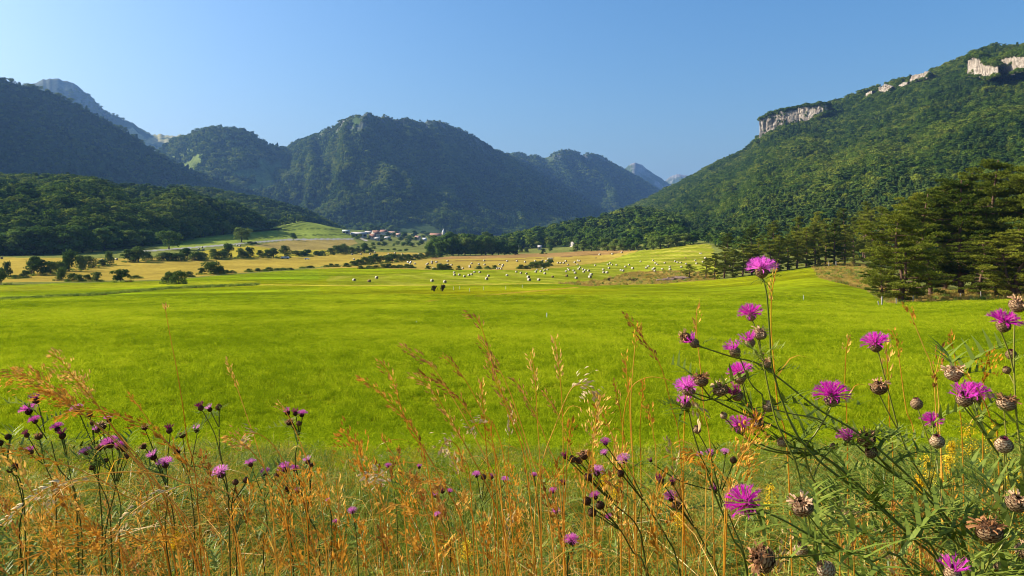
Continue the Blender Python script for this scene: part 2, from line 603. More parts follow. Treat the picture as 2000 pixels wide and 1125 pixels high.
def mountain(name, crest, foot, nt=150, ns=60, p=1.0, amp=20, wl=300, low=0, jag=3, back=0.8, seed=1, colf=None, smooth=True):
    """A face swept from a foot line up to a crest line and down again behind, carved by gullies."""
    cr = catmull([P(*c) for c in crest], nt)
    ft = catmull([P(*c) for c in foot], nt)
    L = np.concatenate([[0], np.cumsum(np.linalg.norm(np.diff(cr, axis=0), axis=1))])
    cr[:, 2] += -low + jag * (fbm(L / (wl * 0.25), L * 0, seed + 50, 4) - 0.5) * 2
    cr[:, 2] += jag * 0.5 * (fbm(L / (wl * 0.05), L * 0 + 7, seed + 55, 2) - 0.5) * 2
    s = np.concatenate([np.linspace(0, 1, ns), 1 + np.linspace(0, 1, 16)[1:] ** 1.3])
    G = np.zeros((len(s), nt, 3))
    for i, v in enumerate(s):
        if v <= 1:
            G[i] = ft + (cr - ft) * v
            G[i, :, 2] = ft[:, 2] + (cr[:, 2] - ft[:, 2]) * v ** p
        else:
            w = v - 1
            hv = (cr - ft) * np.array([1, 1, 0])
            G[i] = cr + hv * w * back
            G[i, :, 2] = cr[:, 2] - (cr[:, 2] - np.minimum(ft[:, 2], 0)) * w ** 1.4
    T, SS = np.meshgrid(L, s)
    env = np.sin(np.clip(SS, 0, 1) * math.pi) ** 0.8
    rid = 1 - np.abs(2 * fbm(T / wl + SS * 0.5, SS * 1.3, seed, 3) - 1) * 2
    G[:, :, 2] += amp * env * (rid - 0.35) + amp * 0.45 * env * (fbm(T / (wl * 0.22), SS * 6, seed + 9, 3) - 0.5)
    hv = cr - ft
    hv[:, 2] = 0
    hv /= np.linalg.norm(hv, axis=1, keepdims=True)
    G -= hv[None] * (amp * 0.7 * env * (rid - 0.35))[..., None]
    k = len(s)
    idm = np.arange(k * nt).reshape(k, nt)
    Q = np.stack([idm[:-1, :-1], idm[:-1, 1:], idm[1:, 1:], idm[1:, :-1]], -1).reshape(-1, 4)
    me = mk_mesh(name, G.reshape(-1, 3), [Q], [M_hill], smooth=smooth)
    if colf is None:
        c = np.empty((k, nt, 3))
        c[:] = np.array([0.05, 0.075, 0.022])
    else:
        c = colf(G, T, SS)
    set_col(me, c.reshape(-1, 3))
    o = struct(obj('hill' if name.startswith('hill') else 'mountain', me))
    HILLS[name] = (G, ns, s)
    return G


def sample(name, spacing, smin=0.0, smax=1.06, keep=None, jit=1):
    """Random points of a face, one per spacing squared of ground, with the part of the way up of each."""
    G, ns, s = HILLS[name]
    a = G[:-1, :-1]
    b = G[:-1, 1:]
    c = G[1:, :-1]
    area = np.linalg.norm(np.cross((b - a), (c - a)), axis=-1)
    area = area * ((s[:-1] >= smin) & (s[:-1] <= smax))[:, None]
    n = int(area.sum() / spacing ** 2)
    pr = (area / area.sum()).ravel()
    ci = np.searchsorted(np.cumsum(pr), (np.arange(n) + rng.random(n)) / n)
    ci = np.clip(ci, 0, len(pr) - 1)
    i, j = np.unravel_index(ci, area.shape)
    u, v = rng.random(n)[:, None], rng.random(n)[:, None]
    p = (G[i, j] * (1 - u) + G[i, j + 1] * u) * (1 - v) + (G[i + 1, j] * (1 - u) + G[i + 1, j + 1] * u) * v
    sv = s[i] + (s[np.minimum(i + 1, len(s) - 1)] - s[i]) * v[:, 0]
    if keep is not None:
        k = keep(p, sv)
        p, sv = p[k], sv[k]
    return p, sv


def pix(p):
    return 1000 + F * p[:, 0] / p[:, 1], YH - F * p[:, 2] / p[:, 1]


def rock_top(G, T, SS):
    c = np.empty(G.shape)
    c[:] = np.array([0.05, 0.075, 0.022])
    r = fbm(T / 60, SS * 20, 71, 4)
    m = np.clip((SS - 0.80) * 5, 0, 1) * np.clip((r - 0.5) * 8, 0, 1)
    return c + (np.array([0.15, 0.145, 0.125]) - c) * m[..., None]


def bald(G, T, SS):
    r = fbm(T / 300, SS * 5, 72, 4)
    grass = np.array([0.30, 0.27, 0.12])
    wood = np.array([0.07, 0.09, 0.04])
    rock = np.array([0.13, 0.14, 0.10])
    px = 1000 + F * G[..., 0] / G[..., 1]
    m = np.clip((r - 0.47) * 8 + (px - 205) / 40.0, 0, 1)[..., None]
    c = rock + (grass - rock) * m
    w = np.clip((fbm(T / 120, SS * 9, 74, 3) - 0.55) * 12, 0, 1)[..., None]
    return c + (wood - c) * w


def grassy(G, T, SS):
    r = fbm(T / 90, SS * 6, 75, 3)[..., None]
    return np.array([0.12, 0.15, 0.035]) * (0.6 + 0.8 * r)


def rocky_peak(G, T, SS):
    c = np.empty(G.shape)
    c[:] = np.array([0.055, 0.075, 0.03])
    r = fbm(T / 130, SS * 7, 77, 4)
    m = np.clip((r - 0.40 - 0.45 * (1 - SS)) * 7, 0, 1)
    return c + (np.array([0.20, 0.19, 0.17]) - c) * m[..., None]


# left: a steep wooded flank in shade, and the wooded bench at its foot
mountain('left_flank', [(-700, -160, 1500), (-300, 10, 1750), (0, 147, 2000), (110, 182, 2080), (240, 250, 2200), (330, 307, 2300), (430, 350, 2400), (520, 380, 2500), (640, 404, 2600), (720, 440, 2700)],
         [(-700, 340, 1330), (-300, 350, 1540), (0, 352, 1790), (110, 356, 1870), (240, 365, 1990), (330, 375, 2110), (430, 395, 2220), (520, 412, 2340), (640, 430, 2480), (720, 455, 2620)],
         p=1.0, amp=26, wl=340, low=7, jag=3, seed=3)
mountain('hill_bench', [(-700, 330, 700), (-300, 338, 760), (0, 352, 840), (150, 356, 880), (300, 368, 850), (400, 386, 930), (470, 408, 980), (525, 432, 1000), (575, 452, 990)],
         [(-700, 510, 360), (-300, 503, 400), (0, 499, 430), (150, 494, 445), (300, 478, 520), (390, 464, 640), (450, 456, 715), (505, 449, 800), (550, 445, 900)],
         p=0.5, amp=10, wl=120, low=6, jag=2, seed=5, back=1.6)
mountain('hill_tail', [(330, 362, 1250), (380, 364, 1300), (450, 376, 1350), (520, 391, 1400), (590, 410, 1450), (640, 434, 1500), (680, 458, 1550)],
         [(330, 440, 1120), (380, 438, 1130), (450, 436, 1140), (520, 434, 1170), (590, 436, 1230), (640, 450, 1330), (680, 462, 1400)],
         nt=90, ns=36, p=0.8, amp=8, wl=130, low=6, jag=2, seed=6, back=1.2)
mountain('bald', [(-200, 190, 4300), (20, 176, 4300), (62, 160, 4300), (100, 153, 4300), (150, 165, 4350), (185, 200, 4400), (240, 232, 4500), (300, 262, 4600), (350, 263, 4650), (400, 272, 4700), (450, 290, 4700)],
         [(-200, 400, 3500), (20, 400, 3500), (62, 400, 3500), (100, 400, 3500), (150, 400, 3500), (185, 400, 3500), (240, 400, 3500), (300, 390, 3600), (350, 385, 3600), (400, 380, 3700), (450, 380, 3700)],
         amp=75, wl=330, jag=16, seed=8, colf=bald)
mountain('hill_round', [(250, 330, 3300), (320, 285, 3200), (365, 262, 3100), (400, 250, 3050), (440, 248, 3050), (480, 255, 3050), (520, 277, 3100), (560, 290, 3200), (620, 310, 3300)],
         [(250, 400, 2700), (320, 390, 2600), (365, 385, 2550), (400, 382, 2500), (440, 380, 2500), (480, 380, 2500), (520, 380, 2550), (560, 380, 2600), (620, 390, 2700)],
         amp=30, wl=240, low=9, jag=6, seed=9, colf=grassy)
# the mountain across the valley: a spur towards the eye with a lit and a shaded side
mountain('centre', [(420, 360, 3900), (480, 330, 3750), (560, 286, 3500), (630, 254, 3200), (680, 230, 2950), (703, 221, 2850), (722, 219, 2890), (738, 227, 2930), (754, 223, 2980), (774, 233, 3060), (792, 230, 3120), (815, 237, 3200), (845, 235, 3290), (876, 242, 3390), (920, 261, 3550), (960, 284, 3750), (990, 299, 3900), (1040, 318, 4200), (1100, 360, 4500)],
         [(420, 384, 2500), (480, 398, 2350), (540, 420, 2200), (600, 440, 2100), (660, 452, 2000), (720, 454, 1960), (780, 454, 1980), (840, 456, 2020), (900, 458, 2080), (950, 458, 2180), (1000, 458, 2300), (1050, 456, 2420), (1110, 450, 2600), (1180, 440, 2900)],
         nt=220, ns=80, p=1.5, amp=78, wl=360, low=5, jag=12, seed=14, colf=rock_top)
mountain('behind', [(940, 330, 4600), (985, 300, 4500), (1016, 296, 4500), (1034, 303, 4500), (1046, 299, 4500), (1064, 305, 4500), (1080, 299, 4500), (1098, 291, 4550), (1120, 292, 4650), (1138, 301, 4750), (1150, 297, 4800), (1175, 302, 4950), (1215, 327, 5250), (1260, 352, 5600), (1310, 380, 6000), (1380, 420, 6500)],
         [(940, 450, 2900), (985, 448, 3000), (1015, 447, 3050), (1050, 445, 3100), (1085, 442, 3150), (1120, 440, 3250), (1160, 436, 3400), (1200, 430, 3600), (1240, 424, 3850), (1290, 416, 4200), (1340, 410, 4700), (1420, 430, 5600)],
         nt=180, ns=70, p=1.35, amp=80, wl=420, low=9, jag=7, seed=17, colf=rock_top)
mountain('far_peak', [(1120, 400, 7200), (1190, 352, 7100), (1215, 334, 7000), (1232, 320, 6950), (1244, 318, 6950), (1262, 329, 7000), (1290, 347, 7100), (1312, 362, 7200), (1345, 385, 7300), (1400, 420, 7500)],
         [(1120, 440, 5900), (1190, 440, 5900), (1215, 440, 5900), (1232, 440, 5900), (1244, 440, 5900), (1262, 440, 5900), (1290, 440, 5900), (1312, 440, 5900), (1345, 440, 5900), (1400, 440, 5900)],
         amp=70, wl=420, jag=12, seed=19, colf=rocky_peak)
mountain('last_peak', [(1260, 380, 8600), (1290, 362, 8500), (1308, 346, 8500), (1325, 340, 8500), (1345, 344, 8500), (1372, 358, 8600), (1420, 390, 8700)],
         [(1260, 430, 7600), (1290, 430, 7600), (1308, 430, 7600), (1325, 430, 7600), (1345, 430, 7600), (1372, 430, 7600), (1420, 430, 7600)],
         amp=60, wl=400, jag=8, seed=20, colf=rocky_peak)
# right: the long wooded slope under the cliffs
mountain('right_slope', [(1120, 445, 2350), (1180, 420, 2250), (1250, 393, 2150), (1330, 352, 2000), (1400, 315, 1850), (1470, 276, 1740), (1500, 230, 1690), (1560, 213, 1620), (1620, 200, 1560), (1680, 178, 1490), (1740, 156, 1420), (1800, 141, 1360), (1860, 118, 1300), (1930, 90, 1230), (2000, 84, 1160), (2200, 60, 1000), (2700, 30, 800)],
         [(1120, 462, 1500), (1180, 456, 1250), (1250, 466, 960), (1310, 472, 720), (1360, 476, 560), (1400, 482, 480), (1440, 496, 430), (1490, 503, 390), (1550, 506, 350), (1610, 506, 320), (1680, 506, 300), (1750, 506, 290), (1820, 506, 285), (1890, 506, 280), (1960, 506, 275), (2160, 506, 260), (2700, 500, 240)],
         nt=230, ns=100, p=1.5, amp=17, wl=230, low=5, jag=3, seed=25)
mountain('hill_knoll', [(960, 478, 1000), (1040, 462, 1020), (1110, 450, 1040), (1160, 440, 1050), (1210, 428, 1050), (1260, 424, 1040), (1330, 440, 1000)],
         [(960, 488, 870), (1040, 484, 850), (1110, 481, 820), (1160, 481, 760), (1210, 486, 680), (1260, 484, 620), (1330, 478, 560)],
         nt=80, ns=30, amp=4, wl=120, low=0, jag=2, seed=27, p=0.9)
# ================================================================== trees
M_bark = solid('bark', [(0.035, 0.026, 0.018), (0.10, 0.075, 0.05)], 6, 0.9, 0.6)
M_pinebark = solid('pine_bark', [(0.07, 0.045, 0.03), (0.22, 0.12, 0.07)], 3, 0.9, 0.6)
M_leaf = foliage('broad_leaves', [(0.050, 0.095, 0.015), (0.095, 0.155, 0.024), (0.165, 0.21, 0.036)], 0.3, 0.35)
M_bush = foliage('bush_leaves', [(0.045, 0.085, 0.016), (0.080, 0.125, 0.024), (0.13, 0.165, 0.036)], 0.3, 0.6)
M_needle = foliage('pine_needles', [(0.070, 0.100, 0.011), (0.165, 0.190, 0.020), (0.285, 0.29, 0.031)], 0.25, 0.45, 0.7)
M_fneedle = foliage('far_needles', [(0.030, 0.064, 0.016), (0.055, 0.098, 0.020), (0.100, 0.140, 0.026)], 0.2, 0.35, 0.4, patch=0.006)
M_fleaf = foliage('far_leaves', [(0.045, 0.085, 0.012), (0.095, 0.145, 0.016), (0.175, 0.205, 0.024)], 0.25, 0.3, 0.4, patch=0.006)


def cards(mb, pos, nrm, size, asp=0.7, mat=0, r=None):
    """One small bent leaf clump (a rhomb) per position."""
    r = r or rng
    n = len(pos)
    nrm = nrm / (np.linalg.norm(nrm, axis=1, keepdims=True) + 1e-9)
    t = r.normal(size=(n, 3))
    t -= nrm * (t * nrm).sum(1, keepdims=True)
    t /= np.linalg.norm(t, axis=1, keepdims=True) + 1e-9
    b = np.cross(nrm, t)
    s = np.asarray(size)[:, None]
    v = np.stack([pos - t * s, pos + b * s * asp - nrm * s * 0.25, pos + t * s, pos - b * s * asp - nrm * s * 0.25], 1)
    k = np.arange(n)[:, None] * 4
    mb.add(v.reshape(-1, 3), np.concatenate([k + np.array([[0, 1, 2]]), k + np.array([[0, 2, 3]])]), mat)


def blob_crown(mb, blobs, n, size, r, jit=0.55, shell=0.22, up=0.25):
    """Leaf clumps through lumps (x, y, z, rx, ry, rz)."""
    B = np.array(blobs, float)
    w = (B[:, 3] * B[:, 5])
    w = w / w.sum()
    k = r.choice(len(B), n, p=w)
    u = r.normal(size=(n, 3))
    u /= np.linalg.norm(u, axis=1, keepdims=True)
    low = u[:, 2] < -0.35
    u[low, 2] *= -0.6
    u /= np.linalg.norm(u, axis=1, keepdims=True)
    rad = 1.06 - shell * np.abs(r.normal(size=n)) + 0.10 * r.normal(size=n)
    p = B[k, :3] + u * B[k, 3:] * rad[:, None]
    nr = u / B[k, 3:] + r.normal(size=(n, 3)) * jit / B[k, 3:4]
    nr[:, 2] += up / B[k, 3]
    cards(mb, p, nr, size * (0.6 + 0.8 * r.random(n)), r=r)


def lumps(r, h, w, n, base=0.15, top=1.0, dome=True, lump=0.30):
    """Lumps of a crown h tall and w wide."""
    out = []
    for i in range(n):
        t = (i + r.random()) / n
        z = h * (base + (top - base) * t)
        env = math.sqrt(max(0.05, 1 - ((t - 0.38) / 0.66) ** 2)) if dome else 1 - 0.8 * t
        a = r.random() * 6.283
        rr = w * 0.5 * env * (0.35 + 0.55 * r.random())
        s = w * lump * (0.7 + 0.6 * r.random()) * (0.55 + 0.45 * env)
        out.append((math.cos(a) * rr, math.sin(a) * rr, min(z, h - s * 0.7), s, s, s * 0.78))
    return out


def trunk_mesh(name, r, h, w, cz, limbs=6, rad=0.035, mat=None):
    mb = MB()
    lean = r.normal(size=2) * 0.03 * h
    top = np.array([lean[0], lean[1], h * 0.8])
    tp = catmull([(0, 0, -0.4), (lean[0] * 0.2, 0, cz * h), top], 8)
    mb.add(*tube(tp, np.linspace(rad * h, rad * h * 0.25, 8), 7))
    for i in range(limbs):
        t = 0.35 + 0.6 * i / limbs
        p0 = tp[int(t * 7)]
        a = r.random() * 6.283
        q = p0 + np.array([math.cos(a) * w * 0.33, math.sin(a) * w * 0.33, h * (0.12 + 0.15 * r.random())])
        m = (p0 + q) / 2 + np.array([0, 0, -0.03 * h])
        mb.add(*tube(catmull([p0, m, q], 6), np.linspace(rad * h * 0.45, rad * h * 0.1, 6), 5))
    return mb.mesh(name, [mat or M_bark], True)


def broad(name, seed, h, w, n, size, nl=11, base=0.15, cz=0.3, mat=None, lump=0.30):
    r = np.random.default_rng(seed)
    mb = MB()
    bl = lumps(r, h, w, nl, base, lump=lump)
    bl.append((0, 0, h * (base + 1) * 0.5, w * 0.28, w * 0.28, h * 0.30))
    blob_crown(mb, bl, n, size, r)
    return trunk_mesh(name + '_trunk', r, h, w, cz), mb.mesh(name + '_crown', [mat or M_leaf])


def conifer_cards(mb, r, h, w, n, size):
    t = r.random(n) ** 0.75
    z = h * (0.08 + 0.92 * t)
    lay = 0.75 + 0.25 * np.sin(z / h * 38 + r.random() * 6)
    a = r.random(n) * 6.283
    lob = 0.85 + 0.22 * np.sin(a * 5 + z * 1.7)
    rr = w * 0.5 * (1 - t) ** 0.85 * lay * lob * (0.75 + 0.3 * r.random(n)) + 0.05
    p = np.stack([np.cos(a) * rr, np.sin(a) * rr, z - rr * 0.22], 1)
    nr = np.stack([np.cos(a) * 0.7, np.sin(a) * 0.7, np.full(n, 0.75)], 1) + r.normal(size=(n, 3)) * 0.35
    cards(mb, p, nr, size * (0.6 + 0.8 * r.random(n)), r=r)


# far woods: unit trees (1 m tall) placed by the thousand
def far_broad(seed, w, n, size, nl):
    r = np.random.default_rng(seed)
    mb = MB()
    bl = lumps(r, 1.0, w, nl, 0.1, lump=0.34)
    bl.append((0, 0, 0.45, w * 0.36, w * 0.36, 0.38))
    blob_crown(mb, bl, n, size, r, jit=0.45, shell=0.14)
    return mb.mesh('far_broad', [M_fleaf])


def far_con(seed, w, n, size):
    r = np.random.default_rng(seed)
    mb = MB()
    conifer_cards(mb, r, 1.0, w, n, size)
    return mb.mesh('far_conifer', [M_fneedle])


def far_pine(seed, n, size):
    r = np.random.default_rng(seed)
    mb = MB()
    bl = []
    for i in range(9):
        a = r.random() * 6.283
        t = i / 8
        q = 0.26 * (1 - 0.6 * t) * (0.4 + 0.8 * r.random())
        bl.append((math.cos(a) * q, math.sin(a) * q, 0.35 + 0.6 * t, 0.19, 0.19, 0.075))
    bl.append((0, 0, 0.6, 0.2, 0.2, 0.3))
    blob_crown(mb, bl, n, size, r, jit=0.5, up=0.6)
    return mb.mesh('far_pine', [M_fneedle])


woods = variants('wood_tree', [far_broad(1, 0.85, 260, 0.085, 9), far_broad(2, 1.0, 260, 0.09, 11), far_broad(3, 0.7, 240, 0.08, 8), far_broad(4, 1.15, 280, 0.09, 12),
                               far_con(5, 0.42, 240, 0.085), far_con(6, 0.5, 240, 0.09), far_pine(7, 260, 0.08), far_pine(8, 260, 0.085)])


def wood(key, spacing, h, con=0.25, smin=0.0, smax=1.08, keep=None, hv=0.35, label='', conf=None, wide=1.25, crest=False):
    p, sv = sample(key, spacing, smin, smax, keep)
    n = len(p)
    patch = fbm(p[:, 0] / 130, p[:, 1] / 130, 41, 3)
    isc = rng.random(n) < np.clip(con + (patch - 0.5) * 2.2 + (0 if conf is None else conf(p, sv)), 0.02, 0.97)
    idx = np.where(isc, rng.integers(4, 8, n), rng.integers(0, 4, n))
    hs = h * (0.48 + hv * 1.9 * rng.random(n) ** 1.5 + 0.35 * np.clip((fbm(p[:, 0] / 25, p[:, 1] / 25, 43, 2) - 0.4), 0, 1)) * np.where(isc, 1.12, 1.0)
    if crest:        # stunted towards the crest
        hs = hs * (1 - 0.35 * np.clip((sv - 0.86) / 0.12, 0, 1))
    ws = hs * wide * (0.85 + 0.3 * rng.random(n)) * np.where(isc, 1.0, 1.0)
    sc = np.stack([ws, ws, hs], 1)
    rot = np.stack([rng.normal(size=n) * 0.05, rng.normal(size=n) * 0.05, rng.random(n) * 6.283], 1)
    p = p.copy()
    p[:, 2] -= 0.06 * h
    print('wood', key, n)
    return scatter('forest', p, sc, rot, idx, woods, label, 'wood')


def keep_px(polys, inside=False):
    def f(p, sv):
        x, y = pix(p)
        m = np.zeros(len(p), bool)
        for q in polys:
            m |= inpoly(x, y, q)
        return (m if inside else ~m) & (x > -690) & (x < 2500)
    return f


CLIFFS = [
    # top line, bottom line (places in the photograph)
    ([(1484, 236), (1492, 229), (1510, 223), (1530, 218), (1555, 213), (1580, 209), (1600, 206), (1616, 206)],
     [(1480, 270), (1492, 268), (1510, 258), (1530, 248), (1555, 241), (1580, 238), (1600, 226), (1617, 212)]),
    ([(1691, 182), (1697, 178), (1703, 177)], [(1691, 190), (1697, 189), (1703, 184)]),
    ([(1716, 172), (1726, 166), (1735, 166), (1741, 170)], [(1716, 180), (1726, 181), (1735, 179), (1741, 174)]),
    ([(1755, 166), (1764, 160), (1772, 160)], [(1755, 170), (1764, 171), (1772, 169)]),
    ([(1777, 156), (1786, 147), (1800, 144), (1812, 141), (1816, 143)], [(1777, 164), (1786, 161), (1800, 154), (1812, 147), (1816, 145)]),
    ([(1890, 124), (1897, 113), (1908, 110), (1918, 112), (1927, 121), (1934, 125), (1944, 123), (1950, 128)],
     [(1890, 147), (1897, 147), (1908, 146), (1918, 149), (1927, 152), (1934, 153), (1944, 150), (1950, 146)]),
    ([(1950, 128), (1962, 113), (1975, 110), (1990, 107), (2005, 105), (2040, 104), (2100, 100)],
     [(1950, 150), (1962, 151), (1975, 146), (1990, 137), (2005, 136), (2040, 138), (2100, 128)]),
]
_cl = [t + b[::-1] for t, b in CLIFFS]


def knoll_keep(p, sv):
    x, y = pix(p)
    return ~inpoly(x, y, [(1160, 462), (1176, 452), (1200, 449), (1206, 454), (1196, 462), (1180, 470)])


wood('left_flank', 11, 12.5, 0.45, smax=1.12, keep=keep_px([]), label='dark steep wood on the shaded left mountainside')
wood('hill_bench', 6.0, 8.8, 0.22, smax=1.35, keep=keep_px([[(470, 446), (520, 438), (610, 428), (730, 460), (600, 500), (440, 480)]]), label='wood on the low bench at the foot of the left mountain',
     conf=lambda p, s: np.clip((s - 0.55) * 0.8, -0.2, 0.35))
wood('hill_tail', 6.8, 9.5, 0.22, smax=1.3, label='wood on the low spur running down to the village meadow')
wood('hill_round', 14, 17, 0.15, keep=lambda p, s: (fbm(p[:, 0] / 150, p[:, 2] / 90, 61, 3) > 0.40) | ((s > 0.55) & (s < 0.97) & (np.abs(pix(p)[0] - 440) < 95)), label='wood over the rounded hill between the mountains')
wood('bald', 24, 15, 0.3, smax=1.02, keep=lambda p, s: fbm(p[:, 0] / 160, p[:, 2] / 90, 62, 3) > 0.53 + 0.1 * (pix(p)[0] > 230), label='scattered trees on the bare far mountain')
wood('centre', 10.5, 13, 0.30, crest=True, keep=lambda p, s: ((s < 0.86) | (fbm(p[:, 0] / 50, p[:, 1] / 50, 63, 3) > 0.42)) & ~inpoly(*pix(p), [(772, 470), (778, 445), (800, 436), (830, 437), (860, 452), (860, 470)]) & ~inpoly(*pix(p), [(560, 446), (600, 446), (730, 456), (730, 470), (560, 470)]),
     label='wood covering the mountain across the valley', conf=lambda p, s: np.where(s < 0.4, 0.15, -0.1))
wood('behind', 15, 16, 0.35, crest=True, keep=lambda p, s: (s < 0.9) | (fbm(p[:, 0] / 60, p[:, 1] / 60, 64, 3) > 0.45), label='wood on the hazy ridge behind the middle mountain')
wood('right_slope', 5.8, 7.0, 0.42, smax=1.05, keep=keep_px(_cl + [[(1365, 500), (1392, 497), (1398, 500), (1398, 545), (1365, 545)]]), label='green wood on the long right mountainside under the cliffs',
     conf=lambda p, s: 0.35 * np.clip(1 - s * 3.0, -0.6, 1))
wood('hill_knoll', 7.0, 12, 0.12, keep=knoll_keep, label='wood on the low knoll behind the tan field')

# ---------------------------------------------------------------- limestone cliffs
M_rock = solid('limestone', [(0.16, 0.12, 0.085), (0.33, 0.28, 0.225), (0.47, 0.43, 0.37)], 0.10, 0.95, 0.5, 0.5)
_nt = M_rock.node_tree
_b = [x for x in _nt.nodes if x.type == 'BSDF_PRINCIPLED'][0]
_tc, _mp, _sn = _nt.nodes.new('ShaderNodeTexCoord'), _nt.nodes.new('ShaderNodeMapping'), _nt.nodes.new('ShaderNodeTexNoise')
_mp.inputs['Scale'].default_value = (0.35, 0.35, 0.05)       # dark vertical streaks down the face
_sn.inputs['Scale'].default_value = 1.0
_sn.inputs['Detail'].default_value = 5
_nt.links.new(_tc.outputs['Object'], _mp.inputs['Vector'])
_nt.links.new(_mp.outputs[0], _sn.inputs['Vector'])
_sr = ramp(_nt, [(0.45, 0.43, 0.40), (1, 0.98, 0.95)], [0.36, 0.56])
_nt.links.new(_sn.outputs['Fac'], _sr.inputs[0])
_nt.links.new(mixrgb(_nt, 'MULTIPLY', 1.0, [x for x in _nt.nodes if x.type == 'VALTORGB'][0].outputs[0], _sr.outputs[0]), _b.inputs['Base Color'])
_G = HILLS['right_slope'][0]
_gp = _G.reshape(-1, 3)
_gx, _gy = pix(_gp)
_front = np.repeat(HILLS['right_slope'][2], _G.shape[1]) <= 1.0


def slope_depth(px, py):
    k = np.argsort(((_gx - px) ** 2 + (_gy - py) ** 2) + 1e9 * ~_front)[:4]
    w = 1 / (1 + (_gx[k] - px) ** 2 + (_gy[k] - py) ** 2)
    return (w * _gp[k, 1]).sum() / w.sum()


for ci, (tl, bl) in enumerate(CLIFFS):
    x0, x1 = tl[0][0], tl[-1][0]
    n = max(18, int((x1 - x0) * 2.2))
    m = 34
    xs = np.linspace(x0, x1, n)
    ty = np.interp(xs, *np.array(tl, float).T) + (fbm(xs / 6, xs * 0, 80 + ci, 4) - 0.5) * min(9, 0.25 * (x1 - x0))
    by = np.interp(xs, *np.array(bl, float).T) + (10 if ci == 0 else 4) + (fbm(xs / 5, xs * 0 + 3, 180 + ci, 3) - 0.5) * min(8, 0.3 * (x1 - x0))
    V = np.zeros((m + 2, n, 3))
    dl = slope_depth(x0 + 0.3 * (x1 - x0), by[int(n * 0.3)])
    dl, dr = (1480, 1400) if ci == 0 else (dl + (8 if ci < 5 else -4), dl + (8 if ci < 5 else -4) - 1.9 * (x1 - x0))
    for j in range(n):
        d0 = np.interp(xs[j], [x0, x1], [dl, dr]) - 2
        b, t = P(xs[j], by[j], d0), P(xs[j], ty[j], d0 + 3)
        for i in range(m):
            f = i / (m - 1)
            V[i, j] = b + (t - b) * f
        # pillars and ledges: relief along the outward normal (towards the valley)
    fy = np.linspace(0, 1, m)[:, None] * (np.linalg.norm(V[m - 1] - V[0], axis=1))[None]
    along = np.concatenate([[0], np.cumsum(np.linalg.norm(np.diff(V[0], axis=0), axis=1))])[None]
    q = min(1, max(0.3, along.max() / 130))
    rel = (9.0 * np.abs(2 * fbm(along / 26 / q, fy / 60 / q, 90 + ci, 3) - 1) + 5.5 * fbm(along / 7 / q, fy / 11 / q, 95 + ci, 4) + 3.5 * fbm(along / 30 / q, fy / 4.0 / q, 99 + ci, 3)) * (0.45 + 0.55 * q)
    endf = np.minimum(1, np.minimum(np.arange(n), np.arange(n)[::-1]) / 4.0)[None]
    rel = (rel - 4) * (0.2 + 0.8 * endf)
    V[:m] += np.array([-0.9, -0.35, 0.0]) * rel[..., None]
    V[m] = V[m - 1] + np.array([7, 6, 1.5])
    V[m + 1] = V[m - 1] + np.array([22, 16, -6])
    I = np.arange((m + 2) * n).reshape(m + 2, n)
    Q = np.stack([I[:-1, :-1], I[:-1, 1:], I[1:, 1:], I[1:, :-1]], -1).reshape(-1, 4)
    struct(obj('cliff', mk_mesh('cliff', V.reshape(-1, 3), [Q], [M_rock])))
    # trees grown up in front of the foot and round the ends
    k = np.concatenate([rng.integers(0, n, int(n * (0.8 if ci == 0 else 0.4))), np.repeat([0, 1, n - 2, n - 1], 3)])
    hs = (4.5 + 4.5 * rng.random(len(k))) * (0.55 if ci else 1)
    scatter('cliff_scrub', V[0, k] + np.array([-3.0, -5.0, -1.0]) * rng.uniform(0.7, 1.3, (len(k), 1)), np.stack([hs * 1.3, hs * 1.3, hs], 1), np.stack([0 * hs, 0 * hs, rng.random(len(k)) * 6.28], 1), rng.integers(0, 4, len(k)), woods,
            'trees growing at the foot of the limestone cliff', 'scrub')
    if 0 < ci < 5:
        continue
    k, kr = rng.integers(0, n, int(n * (0.10 if ci else 0.35))), rng.integers(0, m - 4, int(n * (0.10 if ci else 0.35)))
    kr = np.where(rng.random(len(kr)) < 0.6, kr // 5, kr)
    hs = (2.5 + 3.0 * rng.random(len(k))) * min(1, (x1 - x0) / 40)
    scatter('cliff_scrub', V[kr, k] + np.array([-0.5, -0.5, -1.0]), np.stack([hs, hs, hs], 1), np.stack([0 * hs, 0 * hs, rng.random(len(k)) * 6.28], 1), rng.integers(0, 4, len(k)), woods, 'shrubs rooted on the ledges of the limestone cliff', 'scrub')
    # scrub along the lip
    if ci in (0, 5, 6):
        k = rng.integers(0, n, int(n * 2.2))
        pp = V[m - 1][k] + np.array([1, 1, 0]) * rng.random((len(k), 1)) * 14 + np.array([0, 0, -1.5])
        hs = 5 + 3.5 * rng.random(len(k))
        scatter('cliff_scrub', pp, np.stack([hs * 1.3, hs * 1.3, hs], 1), np.stack([0 * hs, 0 * hs, rng.random(len(k)) * 6.28], 1),
                rng.integers(0, 4, len(k)), woods, 'scrub along the lip of the limestone cliff', 'scrub')

# ================================================================== single trees
def px_h(hpx, d):
    return hpx * d / F


def tree(kind, variants_, label, cat, base, h, w=None, rot=None, group=None):
    tm, cm, h0, w0 = variants_[RR.randrange(len(variants_))]
    t = empty(kind, base)
    t.rotation_euler.z = RR.random() * 6.283 if rot is None else rot
    t.scale = ((w or h * w0 / h0) / w0,) * 2 + (h / h0,)
    a = obj('trunk', tm, t)
    b = obj('crown', cm, t)
    return tag(t, label, cat, group)


def mkv(specs, mat):
    out = []
    for i, (seed, h, w, n, size, nl, base, cz, lump) in enumerate(specs):
        tm, cm = broad('tree', seed, h, w, n, size, nl, base, cz, mat, lump)
        out.append((tm, cm, h, w))
    return out


